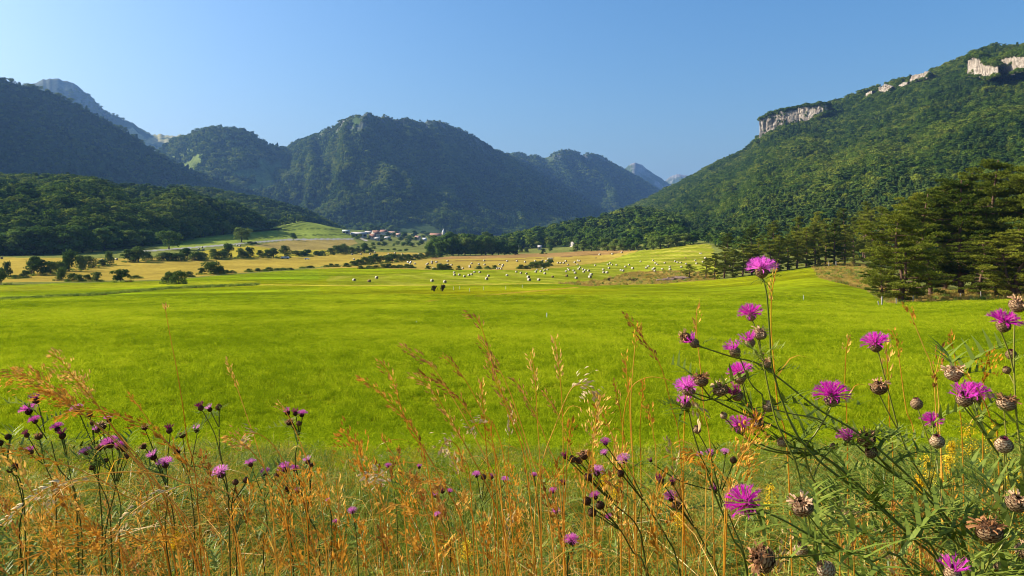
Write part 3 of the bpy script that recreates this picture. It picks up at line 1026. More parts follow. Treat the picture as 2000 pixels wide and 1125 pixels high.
V_bush = mkv([(101, 5, 6.5, 1500, 0.26, 13, 0.08, 0.2, 0.26), (102, 6, 5.5, 1500, 0.26, 12, 0.10, 0.25, 0.28), (103, 4, 7, 1500, 0.25, 14, 0.06, 0.2, 0.24), (104, 6.5, 5, 1500, 0.27, 11, 0.12, 0.25, 0.28)], M_bush)
V_oak = mkv([(111, 12, 12, 2400, 0.42, 16, 0.22, 0.3, 0.24), (112, 12, 10, 2400, 0.42, 15, 0.2, 0.3, 0.26), (113, 12, 9, 2200, 0.42, 13, 0.2, 0.3, 0.28)], M_leaf)
V_edge = mkv([(121, 12, 9, 1700, 0.5, 14, 0.08, 0.2, 0.28), (122, 12, 8, 1700, 0.5, 14, 0.06, 0.2, 0.30), (123, 12, 10, 1800, 0.5, 15, 0.08, 0.2, 0.26), (124, 12, 7, 1600, 0.48, 12, 0.05, 0.2, 0.32)], M_leaf)


SKIRT = []


def row(items, kind, vs, desc, cat, group=None):
    """Trees at their places: (x, y of the foot, height in the photograph, width)."""
    items = sorted(items)
    n = len(items)
    for i, (x, y, hp, wp) in enumerate(items):
        b = at(x, y)
        d = b[1]
        if vs is V_bush and d < 900:
            rw = px_h(wp, d) * 0.62
            for _ in range(16):
                a = RR.random() * 6.283
                q = rw * (0.5 + 0.7 * RR.random())
                SKIRT.append((b[0] + math.cos(a) * q, b[1] + math.sin(a) * q * 0.8))
        tree(kind, vs, desc + place_word(i, n), cat, b - np.array([0, 0, 0.15]), px_h(hp, d), px_h(wp, d), group=group)


# hedges and bushes in the fields on the left (x, foot, height, width)
row([(2, 556, 34, 22), (13, 541, 31, 16), (30, 544, 8, 16), (48, 543, 16, 16), (62, 538, 38, 34), (80, 538, 32, 26), (98, 536, 26, 22), (114, 534, 24, 22), (134, 530, 42, 34), (154, 527, 30, 26), (172, 523, 24, 26), (120, 548, 27, 21),
     (141, 550, 17, 18), (155, 550, 15, 18), (172, 549, 14, 14), (188, 550, 20, 20)], 'bush', V_bush, 'dark green bush in the clump on the left field edge', 'bush', 'bushes along the left field edge')
row([(214, 518, 28, 16), (199, 520, 14, 18)], 'bush', V_bush, 'slim ragged bush beside the round tree on tan stubble', 'bush')
row([(252, 512, 26, 26), (270, 512, 31, 34), (288, 510, 20, 18)], 'bush', V_bush, 'rounded tree at the near left hedge end on stubble', 'tree', 'trees at the hedge end')
row([(320, 510, 18, 24), (335, 510, 17, 26), (348, 510, 16, 22), (366, 507, 23, 24), (382, 509, 18, 26), (396, 508, 16, 20), (420, 506, 20, 22), (432, 506, 17, 22), (444, 504, 29, 22), (470, 504, 20, 18), (478, 504, 14, 12), (488, 504, 22, 20),
     (506, 503, 15, 14), (522, 503, 16, 16), (534, 503, 19, 22), (555, 502, 23, 20), (578, 500, 11, 18), (592, 500, 10, 16), (600, 500, 13, 18), (616, 499, 9, 18), (630, 499, 10, 16), (645, 497, 13, 20), (660, 496, 17, 22),
     (672, 495, 19, 20), (684, 495, 13, 18), (697, 494, 11, 14), (712, 494, 20, 18), (722, 493, 10, 14)], 'tree', V_bush, 'small green tree in the hedge across the stubble', 'tree', 'small trees of the hedge across the stubble')
row([(330, 487, 37, 46)], 'round_tree', V_oak, 'big dark round tree beside the lane below the wood', 'tree')
row([(472, 473, 29, 29)], 'round_tree', V_oak, 'domed lone tree on the lane at the meadow', 'tree')
row([(573, 468.5, 14, 13)], 'round_tree', V_oak, 'small round lone tree beside the pale lane', 'tree')
row([(488, 478, 7, 12), (498, 477, 5, 9)], 'bush', V_bush, 'low bush beside the domed lone tree', 'bush')
row([(394, 536, 14, 12), (411, 536, 26, 40), (428, 536, 18, 18), (444, 534, 8, 14), (454, 534, 7, 12)], 'bush', V_bush, 'bush at the green field edge around the domed bush', 'bush', 'bushes round the domed bush')
row([(329, 554, 24, 22), (348, 555, 27, 28)], 'bush', V_bush, 'round bush of the pair on the green strip', 'bush')
row([(236, 551, 26, 30)], 'bush', V_bush, 'lone ragged bush leaning over the green strip', 'bush')
row([(265, 544, 7, 18), (370, 541, 12, 14)], 'bush', V_bush, 'low scrubby bush on the stubble border', 'bush')
row([(486, 531, 7, 13), (503, 530, 7, 13), (517, 530, 5, 10), (526, 529, 8, 14), (540, 528, 5, 12), (552, 527, 5, 10), (566, 527, 5, 10), (590, 524, 4, 9), (606, 523, 5, 13), (637, 522, 5, 9), (646, 521, 7, 10), (658, 521, 6, 10)],
    'bush', V_bush, 'tiny bush on the line between stubble and green field', 'bush', 'tiny bushes along the green field edge')
# the long dark hedge in the middle
row([(676, 521, 8, 12), (690, 519, 10, 14), (702, 518, 12, 16), (714, 517, 16, 18), (726, 516, 17, 18), (733, 515, 20, 16), (744, 514, 15, 18), (756, 513, 15, 18), (766, 512, 17, 20), (778, 511, 15, 18), (790, 509, 13, 16), (800, 508, 12, 16),
     (812, 507, 11, 16), (824, 505, 11, 16), (835, 504, 14, 14), (846, 503, 10, 16), (858, 502, 10, 14)], 'bush', V_bush, 'dense dark bush of the long hedge below the village', 'bush', 'bushes of the long hedge')
row([(706, 525, 7, 14), (720, 525, 7, 16), (734, 524.5, 7, 14), (748, 524, 9, 14), (758, 524, 10, 14), (770, 524, 7, 12), (781, 524, 8, 13), (793, 524, 9, 12), (803, 524, 8, 12)], 'bush', V_bush, 'low bush beside the track under the long hedge', 'bush', 'low bushes beside the track')
row([(836, 526, 8, 9), (850, 527, 5, 8), (860, 527, 13, 18), (871, 527, 12, 14), (878, 527, 9, 10), (896, 527, 9, 7), (935, 526, 8, 10), (952, 526, 7, 10), (966, 525, 8, 10)], 'bush', V_bush, 'sparse shrub on the stubble behind the first bales', 'bush', 'sparse shrubs behind the first bales')
row([(1017, 525, 9, 12), (1027, 525, 7, 10), (1040, 524, 13, 20), (1053, 523, 14, 20), (1064, 521, 9, 12)], 'bush', V_bush, 'bush of the clump amid the bales', 'bush', 'bushes of the clump amid the bales')
row([(1074, 519, 13, 15)], 'bush', V_bush, 'round bush standing right of the clump amid the bales', 'bush')
row([(1074, 491.5, 14, 11)], 'round_tree', V_oak, 'small round tree on the green strip by the barns', 'tree')
row([(1061, 496, 11, 8), (1017, 493, 12, 8), (1028, 493, 11, 9)], 'tree', V_bush, 'thin small tree standing near the white barns', 'tree')
# the grove below the village
_gr = []
for i in range(46):
    t = RR.random()
    x = 838 + 170 * ((i + RR.random()) / 46)
    k = (i * 7) % 3
    y = (499 if x > 850 else 497) - k * 3.2 - (x - 880) * 0.012
    hp = (29 if x < 870 else 34 if x < 955 else 27 if x < 985 else 21) * (0.82 + 0.3 * RR.random()) + k * 1.5
    _gr.append((x, y, hp, hp * (0.62 + 0.3 * RR.random())))
row(_gr, 'grove_tree', V_edge, 'leafy tree of the dense grove below the church', 'tree', 'trees of the grove below the church')
# wood edge behind the tan field (right of the grove)
row([(1125, 491, 14, 18), (1140, 490.5, 22, 20), (1155, 490.5, 26, 22), (1168, 490.5, 24, 20), (1186, 490.5, 27, 26), (1200, 490, 24, 22), (1217, 490, 26, 22), (1232, 490, 27, 22), (1246, 489, 25, 20), (1262, 488, 14, 12), (1276, 487, 26, 22), (1290, 486, 25, 22),
     (1306, 484, 25, 22), (1322, 481, 25, 22), (1338, 479, 24, 22), (1354, 477, 24, 22)], 'edge_tree', V_edge, 'tall leafy tree at the wood edge behind the mown slope', 'tree', 'trees at the wood edge behind the mown slope')
row([(1012 + i * 12.5, 484.5 - i * 0.45, 17 + 5 * RR.random(), 15 + 5 * RR.random()) for i in range(12)], 'edge_tree', V_edge, 'dark tree of the belt behind the white barns', 'tree', 'trees of the belt behind the barns')
# left wood edge
_le = []
for i in range(27):
    x = -16 + 19.5 * i + 6 * RR.random()
    y = np.interp(x, [-20, 150, 300, 410, 505], [499, 494, 479, 461, 449]) + 1.5 * RR.random()
    hp = np.interp(x, [0, 100, 200, 300, 480], [44, 58, 46, 30, 19]) * (0.8 + 0.35 * RR.random())
    _le.append((x, y, hp, hp * (0.7 + 0.3 * RR.random())))
row(_le, 'edge_tree', V_edge, 'dark tree at the foot of the left wood', 'tree', 'trees at the foot of the left wood')
row([(504 + 8.5 * i + 3 * RR.random(), 449.5 - 1.75 * i + 1.2 * RR.random(), (17 - 0.45 * i) * (0.8 + 0.4 * RR.random()), 15 - 0.3 * i + 4 * RR.random()) for i in range(15)], 'edge_tree', V_edge,
    'dark tree along the top of the pale meadow below the spur', 'tree', 'trees along the top of the pale meadow')
# trees of the village
_vt = [(689, 464, 6, 8), (698, 467, 6, 9), (713, 464, 6, 8), (722, 467, 7, 9), (746, 471, 6, 9), (761, 471, 6, 9), (824, 474, 7, 9), (703, 464, 8, 9), (757, 462, 9, 11), (768, 463, 9, 9), (736, 463, 7, 8), (744, 465, 7, 10), (752, 467, 8, 10), (774, 460, 9, 8), (783, 470, 8, 11), (776, 478, 8, 10), (791, 466, 13, 14), (800, 472, 13, 14), (799, 480, 10, 12), (810, 462, 12, 11),
       (812, 470, 8, 8), (822, 478, 8, 11), (817, 480, 7, 8), (826, 466, 8, 10), (806, 482, 8, 10), (835, 462, 9, 12), (840, 468, 9, 12), (788, 480, 8, 10), (728, 480, 7, 8), (740, 479, 6, 9), (751, 480, 8, 12), (769, 481, 6, 5), (746, 489, 3, 10),
       (758, 489, 3, 8), (770, 489, 5, 8), (781, 490, 3, 10), (793, 490, 5, 8), (700, 484, 4, 6), (731, 486, 6, 8), (827, 457, 7, 12), (842, 455, 8, 12), (862, 462, 8, 12), (872, 464, 9, 12), (884, 464, 8, 12)]
row(_vt, 'tree', V_edge, 'small dark tree among the red village roofs', 'tree', 'trees among the village houses')
row([(716 + 9.5 * i, 452.5 + (i % 3), 14 + 5 * RR.random(), 14 + 4 * RR.random()) for i in range(7)], 'tree', V_edge, 'big round tree standing above the white farm roof', 'tree', 'trees above the farm')


# ---------------------------------------------------------------- pines
def pine_mesh(seed, h, w, npads, tufts, low=0.1, lean=0.0, twin=False, nsz=0.30):
    """A spreading pine: crooked limbs carrying flat pads of needle tufts."""
    r = np.random.default_rng(seed)
    tr, cr = MB(), MB()
    stems = [(0.0, 0.0, lean)] + ([(0.9, 0.3, lean + 0.22)] if twin else [])
    for sx, sy, ln in stems:
        bx, by = (0, 0)
        hh = h * (0.97 if sx == 0 else 0.8)
        ctrl = [(bx + sx * 0.3, by, -0.5), (bx + sx + ln * h * 0.25 + r.normal() * 0.25, by + sy + r.normal() * 0.2, h * 0.28),
                (bx + sx + ln * h * 0.6 + r.normal() * 0.4, by + sy + r.normal() * 0.4, h * 0.6), (bx + sx + ln * h + r.normal() * 0.3, by + sy, hh)]
        tp = catmull(ctrl, 18)
        tr.add(*tube(tp, np.linspace(0.024 * h, 0.005 * h, 18) * (1 if sx == 0 else 0.75), 8))
        np_ = npads if sx == 0 else npads // 2
        for i in range(np_):
            t = low + (1 - low) * ((i + r.random()) / np_) ** 0.85
            p0 = tp[min(17, int(t * 17))]
            env = (0.55 + 0.45 * math.sin(min(1, (t + 0.12) / 0.75) * math.pi * 0.55)) if t < 0.62 else max(0.12, 1 - ((t - 0.62) / 0.42) ** 1.7)
            a = r.random() * 6.283
            ln_ = w * 0.5 * env * (0.45 + 0.6 * r.random())
            rise = ln_ * (0.05 + 0.35 * t + 0.12 * r.normal())
            q = p0 + np.array([math.cos(a) * ln_, math.sin(a) * ln_, rise])
            q[2] = min(max(q[2], 0.07 * h), h)
            m = p0 * 0.5 + q * 0.5 + np.array([r.normal() * 0.25, r.normal() * 0.25, -0.10 * ln_ + 0.15 * r.normal()])
            bp = catmull([p0, m, q], 8)
            tr.add(*tube(bp, np.linspace(0.0085 * h * (1.15 - t), 0.0018 * h, 8), 5))
            # pads along the outer part of the limb
            for j, f in enumerate((1.0, 0.78, 0.55)):
                if r.random() < 0.15 and j:
                    continue
                c = bp[int(f * 7)] + np.array([r.normal() * 0.35, r.normal() * 0.35, 0.12])
                rx = (0.55 + 0.55 * r.random()) * (0.7 + 0.5 * env) * h / 16
                n = int(tufts * rx)
                u = r.normal(size=(n, 3))
                u /= np.linalg.norm(u, axis=1, keepdims=True)
                rad = r.random((n, 1)) ** 0.4
                pp = c + u * rad * np.array([rx * 1.12, rx * 1.12, rx * 0.20])
                pp[:, 2] += 0.05 * rx * np.sin(pp[:, 0] * 5)
                # each tuft: a little fan of needles pointing up and out
                dirs = u * np.array([0.8, 0.8, 0.25]) + np.array([0, 0, 0.55]) + r.normal(size=(n, 3)) * 0.3
                dirs /= np.linalg.norm(dirs, axis=1, keepdims=True)
                ln2 = (nsz * (0.7 + 0.6 * r.random(n)))[:, None]
                for q_ in range(4):
                    d2 = dirs + r.normal(size=(n, 3)) * 0.45
                    d2 /= np.linalg.norm(d2, axis=1, keepdims=True)
                    sd = np.cross(d2, r.normal(size=(n, 3)))
                    sd /= np.linalg.norm(sd, axis=1, keepdims=True)
                    v = np.stack([pp - sd * ln2 * 0.20, pp + sd * ln2 * 0.20, pp + d2 * ln2], 1)
                    cr.add(v.reshape(-1, 3), np.arange(n * 3).reshape(-1, 3))
    for i in range(9):          # dead lower snags
        t = 0.08 + 0.35 * r.random()
        p0 = tp[int(t * 17)]
        a = r.random() * 6.283
        l = 0.12 * h * (0.5 + r.random())
        q = p0 + np.array([math.cos(a) * l, math.sin(a) * l, 0.3 * l * r.normal()])
        tr.add(*tube(catmull([p0, (p0 + q) / 2 + r.normal(size=3) * 0.15, q], 6), np.linspace(0.003 * h, 0.001 * h, 6), 4))
    return tr.mesh('pine_trunk', [M_pinebark], True), cr.mesh('pine_crown', [M_needle]), h, w


V_pine = [pine_mesh(201, 16, 13, 58, 85, 0.10, -0.03, True), pine_mesh(202, 18, 13, 62, 85, 0.11, 0.02), pine_mesh(203, 20, 14, 66, 85, 0.10, -0.02), pine_mesh(204, 16, 14, 56, 85, 0.08, 0.03)]
V_mpine = [pine_mesh(211, 15, 8, 34, 40, 0.12, 0.0, False, 0.42), pine_mesh(212, 15, 9, 36, 40, 0.10, 0.03, False, 0.42), pine_mesh(213, 14, 10, 34, 40, 0.05, -0.04, False, 0.42)]


def pine(vs, x, y, hp, wp, label, group=None, rot=None, d=None, k=None):
    b = at(x, y) if d is None else np.array([(x - 1000) / F * d, d, float(ground_z((x - 1000) / F * d, d))])
    v = vs if k is None else [vs[k]]
    return tree('pine_tree', v, label, 'pine', b, px_h(hp, b[1]), px_h(wp, b[1]), rot, group)


# the big group at the right edge of the field
pine(V_pine, 1757, 590, 185, 150, 'leaning pine with forked trunk at the field corner by the white post', k=0, rot=0.3)
pine(V_pine, 1818, 585, 205, 165, 'broad pine right of the forked trunk at the field edge', d=122, k=3, rot=2.0)
pine(V_pine, 1878, 580, 232, 170, 'tall spreading pine with grey dead snags in the middle of the right group', d=121, k=1, rot=4.1)
pine(V_pine, 1948, 577, 268, 170, 'tall dark pine near the right border behind the field posts', d=123, k=2, rot=1.2)
pine(V_pine, 2012, 574, 262, 180, 'tallest pine cut by the right border', d=118, k=2, rot=3.6)
pine(V_pine, 1912, 578, 120, 130, 'low bushy pine in front between the two tall right pines', d=114, k=3, rot=5.0)
pine(V_pine, 1990, 574, 135, 150, 'low spreading pine at the right border under the tallest pine', d=110, k=0, rot=2.6)
pine(V_pine, 1722, 587, 92, 86, 'small pine leaning out over the field by the corner post', d=115, k=3, rot=0.9)
pine(V_pine, 1790, 560, 190, 130, 'pine standing behind the forked trunk pine', d=150, k=1, rot=0.5)
pine(V_pine, 1845, 560, 215, 140, 'pine half hidden behind the middle of the right group', d=145, k=2, rot=2.2)
pine(V_pine, 1900, 556, 235, 140, 'pine filling the gap behind the spreading snag pine', d=148, k=1, rot=5.3)
pine(V_pine, 2070, 560, 300, 190, 'pine just beyond the right border of the group', d=125, k=0, rot=4.0)
# the line of pines beyond the brow
_pm = [(1378, 543, 40, 30), (1396, 545, 52, 40), (1414, 543, 62, 44), (1432, 542, 58, 42), (1450, 539, 66, 44), (1468, 537, 62, 42), (1484, 535, 72, 44), (1502, 533, 68, 44), (1520, 530, 74, 46), (1538, 527, 70, 44), (1556, 524, 76, 46),
       (1574, 521, 80, 48), (1592, 519, 84, 46), (1612, 516, 82, 46), (1630, 517, 86, 50), (1650, 515, 80, 44), (1668, 514, 92, 46), (1686, 512, 96, 50), (1704, 510, 104, 50), (1722, 508, 110, 50), (1425, 530, 78, 40), (1470, 526, 90, 42), (1515, 519, 92, 44),
       (1560, 514, 96, 44), (1600, 509, 100, 44), (1645, 508, 104, 46), (1690, 506, 116, 46)]
for i, (x, y, hp, wp) in enumerate(sorted(_pm)):
    pine(V_mpine, x, y, hp, wp, 'dark pine in the row beyond the field brow' + place_word(i, len(_pm)), 'pines in the row beyond the field brow')
pine(V_mpine, 1346, 543, 28, 34, 'little flat topped pine beside the heap of cut logs', k=2)
# ================================================================== bales
M_bale = solid('bale_wrap', [(0.34, 0.28, 0.18), (0.48, 0.42, 0.30), (0.58, 0.52, 0.41)], 1.6, 0.7, 0.3, 9)
M_balehay = solid('bale_hay', [(0.16, 0.10, 0.035), (0.34, 0.23, 0.09)], 3, 0.95, 0.6, 20)
M_baleend = solid('bale_end', [(0.13, 0.085, 0.035), (0.30, 0.21, 0.10)], 4, 0.95, 0.6, 14)
M_balewhite = solid('white_film', [(0.60, 0.61, 0.62), (0.68, 0.68, 0.68)], 1.5, 0.35, 0.2, 6)


def bale_parts(mat, seed):
    """A round bale lying on its side along x: a wrapped barrel with slightly bulging wound ends."""
    r = np.random.default_rng(seed)
    k, rad, half = 22, 0.72, 0.66
    ang = np.arange(k) * 2 * math.pi / k
    prof = [(-half, 0.93), (-half * 0.92, 0.99), (-half * 0.45, 1.0), (0, 1.005), (half * 0.45, 1.0), (half * 0.92, 0.99), (half, 0.93)]
    V = np.array([[(x, math.cos(a) * rad * f * (1 + 0.012 * r.normal()), rad + math.sin(a) * rad * f * (0.97 if math.sin(a) < -0.8 else 1)) for a in ang] for x, f in prof])
    n = len(prof)
    i, j = np.meshgrid(np.arange(n - 1), np.arange(k), indexing='ij')
    Q = np.stack([i * k + j, i * k + (j + 1) % k, (i + 1) * k + (j + 1) % k, (i + 1) * k + j], -1).reshape(-1, 4)
    body = MB()
    body.add(V.reshape(-1, 3), Q)
    # coils of the wound hay on each end, stepping slightly in and out
    ends = MB()
    for sx in (-1, 1):
        rings = [1.0, 0.8, 0.79, 0.55, 0.54, 0.28, 0.27, 0.02]
        dep = [0, 0.02, -0.015, 0.025, -0.01, 0.03, 0.0, 0.02]
        W = np.array([[(sx * (half + 0.001 + d_), math.cos(a) * rad * 0.93 * f, rad + math.sin(a) * rad * 0.93 * f) for a in ang] for f, d_ in zip(rings, dep)])
        m = len(rings)
        i, j = np.meshgrid(np.arange(m - 1), np.arange(k), indexing='ij')
        ends.add(W.reshape(-1, 3), np.stack([i * k + j, i * k + (j + 1) % k, (i + 1) * k + (j + 1) % k, (i + 1) * k + j], -1).reshape(-1, 4))
    return body.mesh('bale_wrap', [mat], True), ends.mesh('bale_ends', [M_baleend])


BP = {'pale': bale_parts(M_bale, 1), 'brown': bale_parts(M_balehay, 2), 'white': bale_parts(M_balewhite, 3)}


def bales(items, kind, desc, group, size=1.0):
    items = sorted(items)
    n = len(items)
    for i, it in enumerate(items):
        x, y = it[0], it[1]
        b = at(x, y)
        t = empty('hay_bale', b - np.array([0, 0, 0.05]))
        t.rotation_euler.z = math.radians(RR.choice([-45, -52, -38, -60, -48, -30, -66]) + RR.uniform(-8, 8))
        s = max(0.5, min(0.9, 4.0 / (F * 1.62 / b[1])))
        if len(it) > 2:           # width seen in the photograph
            s = max(0.5, min(1.0, 0.86 * it[2] / (F * 1.62 / b[1])))
        t.scale = (s, s, s)
        a, e = BP[kind]
        obj('wrapping', a, t)
        obj('end_face', e, t)
        tag(t, desc + place_word(i, n), 'hay bale', group)


def sc(ox, oy, k, pts, dy=0.45, wk=None):
    """Places read off an enlarged crop; the third number is the width there."""
    out = []
    for p in pts:
        w_ = p[2] / k if len(p) > 2 else None
        y = oy + p[1] / k + dy * (w_ or 4.5)
        out.append((ox + p[0] / k, y) + ((w_,) if w_ else ()))
    return out


bales(sc(830, 495, 7.143, [(98, 375, 45), (278, 390, 50)]) + [(691.5, 549, 7)] + [(735.5, 544.5, 7)], 'pale', 'pale bale alone on the near edge of the green', 'nearest bales on the green field')
bales([(721, 551, 6.5)], 'brown', 'brown unwrapped bale on the left, between two pale bales', None)
bales(sc(830, 495, 7.143, [(408, 262, 35), (413, 293, 40), (478, 293, 40), (550, 315, 40), (613, 298, 38), (650, 287, 38), (690, 255, 35), (765, 257, 38), (885, 307, 42), (862, 347, 45), (1145, 300, 40)]), 'pale', 'pale round bale of the middle cluster on the green field', 'bales of the middle cluster')
bales(sc(830, 495, 7.143, [(1275, 252, 35), (1340, 267, 38), (1418, 278, 35), (1442, 322, 50), (1453, 360, 55), (1588, 365, 40), (1547, 250, 38), (1565, 225, 30), (1615, 245, 35), (1643, 205, 30), (1668, 232, 35), (1712, 222, 32), (1672, 275, 40)]), 'pale', 'pale round bale in front of the bush clump on the green', 'bales in front of the bush clump')
bales(sc(830, 495, 7.143, [(1780, 320, 38), (1975, 312, 28)]), 'brown', 'brown unwrapped bale among the pale bales right of the clump', 'brown bales right of the clump')
bales(sc(1080, 465, 6.06, [(155, 392, 32), (245, 382, 30), (263, 407, 35), (305, 362, 30), (320, 345, 28), (355, 365, 28), (383, 376, 30), (363, 395, 32), (422, 382, 34), (452, 425, 40), (437, 455, 45), (275, 467, 38), (180, 362, 28), (193, 373, 28), (178, 313, 26), (290, 310, 26)]),
      'pale', 'pale round bale at the left end of the mown slope', 'bales at the left end of the mown slope')
bales(sc(1080, 465, 6.06, [(500, 320, 26), (595, 370, 32), (600, 402, 32), (640, 403, 38), (663, 350, 30), (650, 310, 25), (677, 293, 25), (698, 313, 25), (752, 315, 26), (857, 336, 30), (900, 313, 27), (943, 354, 36), (805, 377, 32), (830, 382, 34), (1037, 275, 24)]),
      'pale', 'pale round bale halfway along the mown slope', 'bales halfway along the mown slope')
bales(sc(1080, 465, 6.06, [(1187, 262, 25), (1213, 292, 26), (1236, 310, 26), (1130, 330, 28), (1105, 349, 35), (1183, 367, 35), (1200, 355, 35), (1205, 385, 30), (1295, 362, 30), (1323, 291, 26), (1383, 338, 28), (1386, 366, 36), (1445, 272, 26), (1473, 285, 26), (1512, 287, 26), (1575, 302, 28), (1520, 338, 32)]),
      'pale', 'pale round bale below the striped part of the mown slope', 'bales below the striped part of the slope')
bales(sc(1080, 465, 6.06, [(1685, 262, 24), (1700, 298, 30), (1740, 180, 22), (1757, 180, 22), (1805, 237, 35), (1775, 278, 28)]), 'pale', 'pale round bale high on the right of the mown slope', 'bales high on the mown slope')
bales(sc(1080, 465, 6.06, [(1570, 232, 18), (507, 232, 18), (163, 445, 20)]), 'brown', 'small dark bale on the mown slope', 'dark bales of the mown slope')
bales(sc(830, 495, 7.143, [(25, 150), (42, 138), (97, 112), (97, 132), (160, 117), (195, 150), (217, 145), (318, 102), (318, 152), (372, 156), (118, 203), (528, 205)]), 'pale', 'tiny pale bale on the left part of the tan strip', 'bales on the left of the tan strip')
bales(sc(830, 495, 7.143, [(625, 172), (625, 187), (652, 136), (752, 147), (833, 153), (827, 97), (1042, 150), (1088, 157), (1078, 180), (1010, 208), (1040, 203), (1065, 210), (1147, 103), (1285, 103)]), 'pale', 'tiny pale bale on the middle of the tan strip', 'bales on the middle of the tan strip')
bales(sc(830, 495, 7.143, [(1397, 116), (1537, 103), (1640, 97), (1692, 102), (1722, 70), (1750, 70), (1775, 70), (1855, 128), (1893, 128), (1937, 128), (1965, 103), (1970, 250)]) + sc(1080, 465, 6.06, [(297, 264), (315, 268), (258, 285), (552, 192), (703, 185), (815, 168)]),
      'pale', 'tiny pale bale on the right part of the tan strip', 'bales on the right of the tan strip')
bales(sc(310, 430, 5.88, [(460, 330), (497, 311), (512, 335), (530, 383), (835, 408), (903, 287), (930, 293), (1012, 317)]), 'pale', 'tiny pale bale on yellow ground behind the left hedge', 'bales behind the left hedge')
bales(sc(0, 440, 6.06, [(20, 383, 38), (1207, 405, 30), (1380, 398, 34)]), 'pale', 'pale bale under the dark left wood on the stubble', 'bales under the left wood')
bales(sc(660, 430, 9.09, [(285, 693), (758, 640), (1015, 575), (570, 598), (407, 597), (255, 600), (655, 565), (897, 637), (1010, 650), (1145, 597), (1280, 635), (900, 598), (1440, 595), (1365, 645)]), 'pale', 'tiny bale on the yellow stubble above the long hedge', 'bales above the long hedge')
bales(sc(660, 430, 9.09, [(1245, 742), (1298, 738), (1280, 762)]), 'white', 'white wrapped bale at the right end of the long hedge', 'white bales at the long hedge')
bales(sc(660, 430, 9.09, [(1370, 768)]), 'pale', 'tan bale just right of the white wrapped bales', None)

# ================================================================== village
M_wall = solid('lime_plaster', [(0.42, 0.36, 0.29), (0.58, 0.52, 0.44)], 0.6, 0.9, 0.2, 4)
M_white = solid('white_wall', [(0.36, 0.33, 0.28), (0.48, 0.44, 0.38)], 0.5, 0.8)
M_tile = solid('red_tiles', [(0.20, 0.10, 0.065), (0.30, 0.155, 0.10)], 1.2, 0.85, 0.5, 5)
M_tile2 = solid('pale_tiles', [(0.36, 0.21, 0.14), (0.45, 0.29, 0.21)], 1.2, 0.85, 0.5, 5)
M_sheet = solid('sheet_roof', [(0.36, 0.32, 0.27), (0.48, 0.43, 0.37)], 0.4, 0.6)
M_dark = solid('dark_opening', [(0.02, 0.02, 0.022), (0.05, 0.05, 0.05)], 2, 0.5)
M_stone = solid('tower_stone', [(0.50, 0.45, 0.38), (0.66, 0.60, 0.52)], 0.7, 0.9, 0.3, 4)
M_slate = solid('spire_slate', [(0.50, 0.49, 0.48), (0.62, 0.60, 0.58)], 0.7, 0.7)
M_wood = solid('grey_wood', [(0.10, 0.075, 0.05), (0.22, 0.17, 0.12)], 3, 0.9, 0.4, 20)


def box(mb, x0, x1, y0, y1, z0, z1, mat=0):
    mb.add([(x, y, z) for z in (z0, z1) for y in (y0, y1) for x in (x0, x1)], [(0, 2, 3, 1), (4, 5, 7, 6), (0, 1, 5, 4), (2, 6, 7, 3), (0, 4, 6, 2), (1, 3, 7, 5)], mat)


def walls_gable(L, W, h, rh):
    mb = MB()
    a, b = L / 2, W / 2
    mb.add([(-a, -b, -1.5), (a, -b, -1.5), (a, b, -1.5), (-a, b, -1.5), (-a, -b, h), (a, -b, h), (a, b, h), (-a, b, h), (-a, 0, h + rh), (a, 0, h + rh)],
           [(0, 1, 5, 4), (2, 3, 7, 6)])
    mb.add([(-a, -b, -1.5), (-a, b, -1.5), (-a, b, h), (-a, 0, h + rh), (-a, -b, h), (a, -b, -1.5), (a, b, -1.5), (a, b, h), (a, 0, h + rh), (a, -b, h)],
           [(0, 4, 3, 2, 1), (5, 6, 7, 8, 9)])
    return mb


def roof_gable(L, W, h, rh, ov=0.5, th=0.25):
    mb = MB()
    a, b = L / 2 + ov, W / 2
    sl = rh / b
    b2 = b + ov
    for s in (-1, 1):
        e = h + 0.03 - ov * sl
        v = [(-a, s * b2, e), (a, s * b2, e), (a, 0, h + rh + 0.03), (-a, 0, h + rh + 0.03)]
        v += [(x, y, z + th) for x, y, z in v]
        mb.add(v, [(0, 1, 2, 3), (4, 7, 6, 5), (0, 4, 5, 1), (1, 5, 6, 2), (2, 6, 7, 3), (3, 7, 4, 0)])
    return mb


def house(px, py, wpx, label, rot=0, W=8.0, h=4.5, rh=3.0, wall=None, roof=None, wins=3, cat='house', name='house', hpx=None, chim=True, open_front=False):
    b = at(px, py)
    L = wpx * b[1] / F
    t = empty(name, b)
    t.rotation_euler.z = math.radians(rot) - math.atan2(b[0], b[1]) * 0
    wl = walls_gable(L, W, h, rh).build('wall', [wall or M_wall], t)
    rf = roof_gable(L, W, h, rh).build('roof', [roof or M_tile], t)
    if chim:
        c = MB()
        box(c, L * 0.25, L * 0.25 + 0.8, -0.4, 0.4, h + rh * 0.5, h + rh + 1.0)
        c.build('chimney', [M_wall], rf)
    for i in range(wins):
        x = -L / 2 + L * (i + 0.5) / wins
        if open_front:
            m = MB()
            box(m, x - L / wins * 0.36, x + L / wins * 0.36, -W / 2 - 0.03, -W / 2 + 0.05, 0, h * 0.8)
            m.build('door_opening', [M_dark], t)
        else:
            m = MB()
            box(m, x - 0.55, x + 0.55, -W / 2 - 0.03, -W / 2 + 0.05, h * 0.45, h * 0.45 + 1.4)
            m.build('window', [M_dark], t)
    return tag(t, label, cat, None)


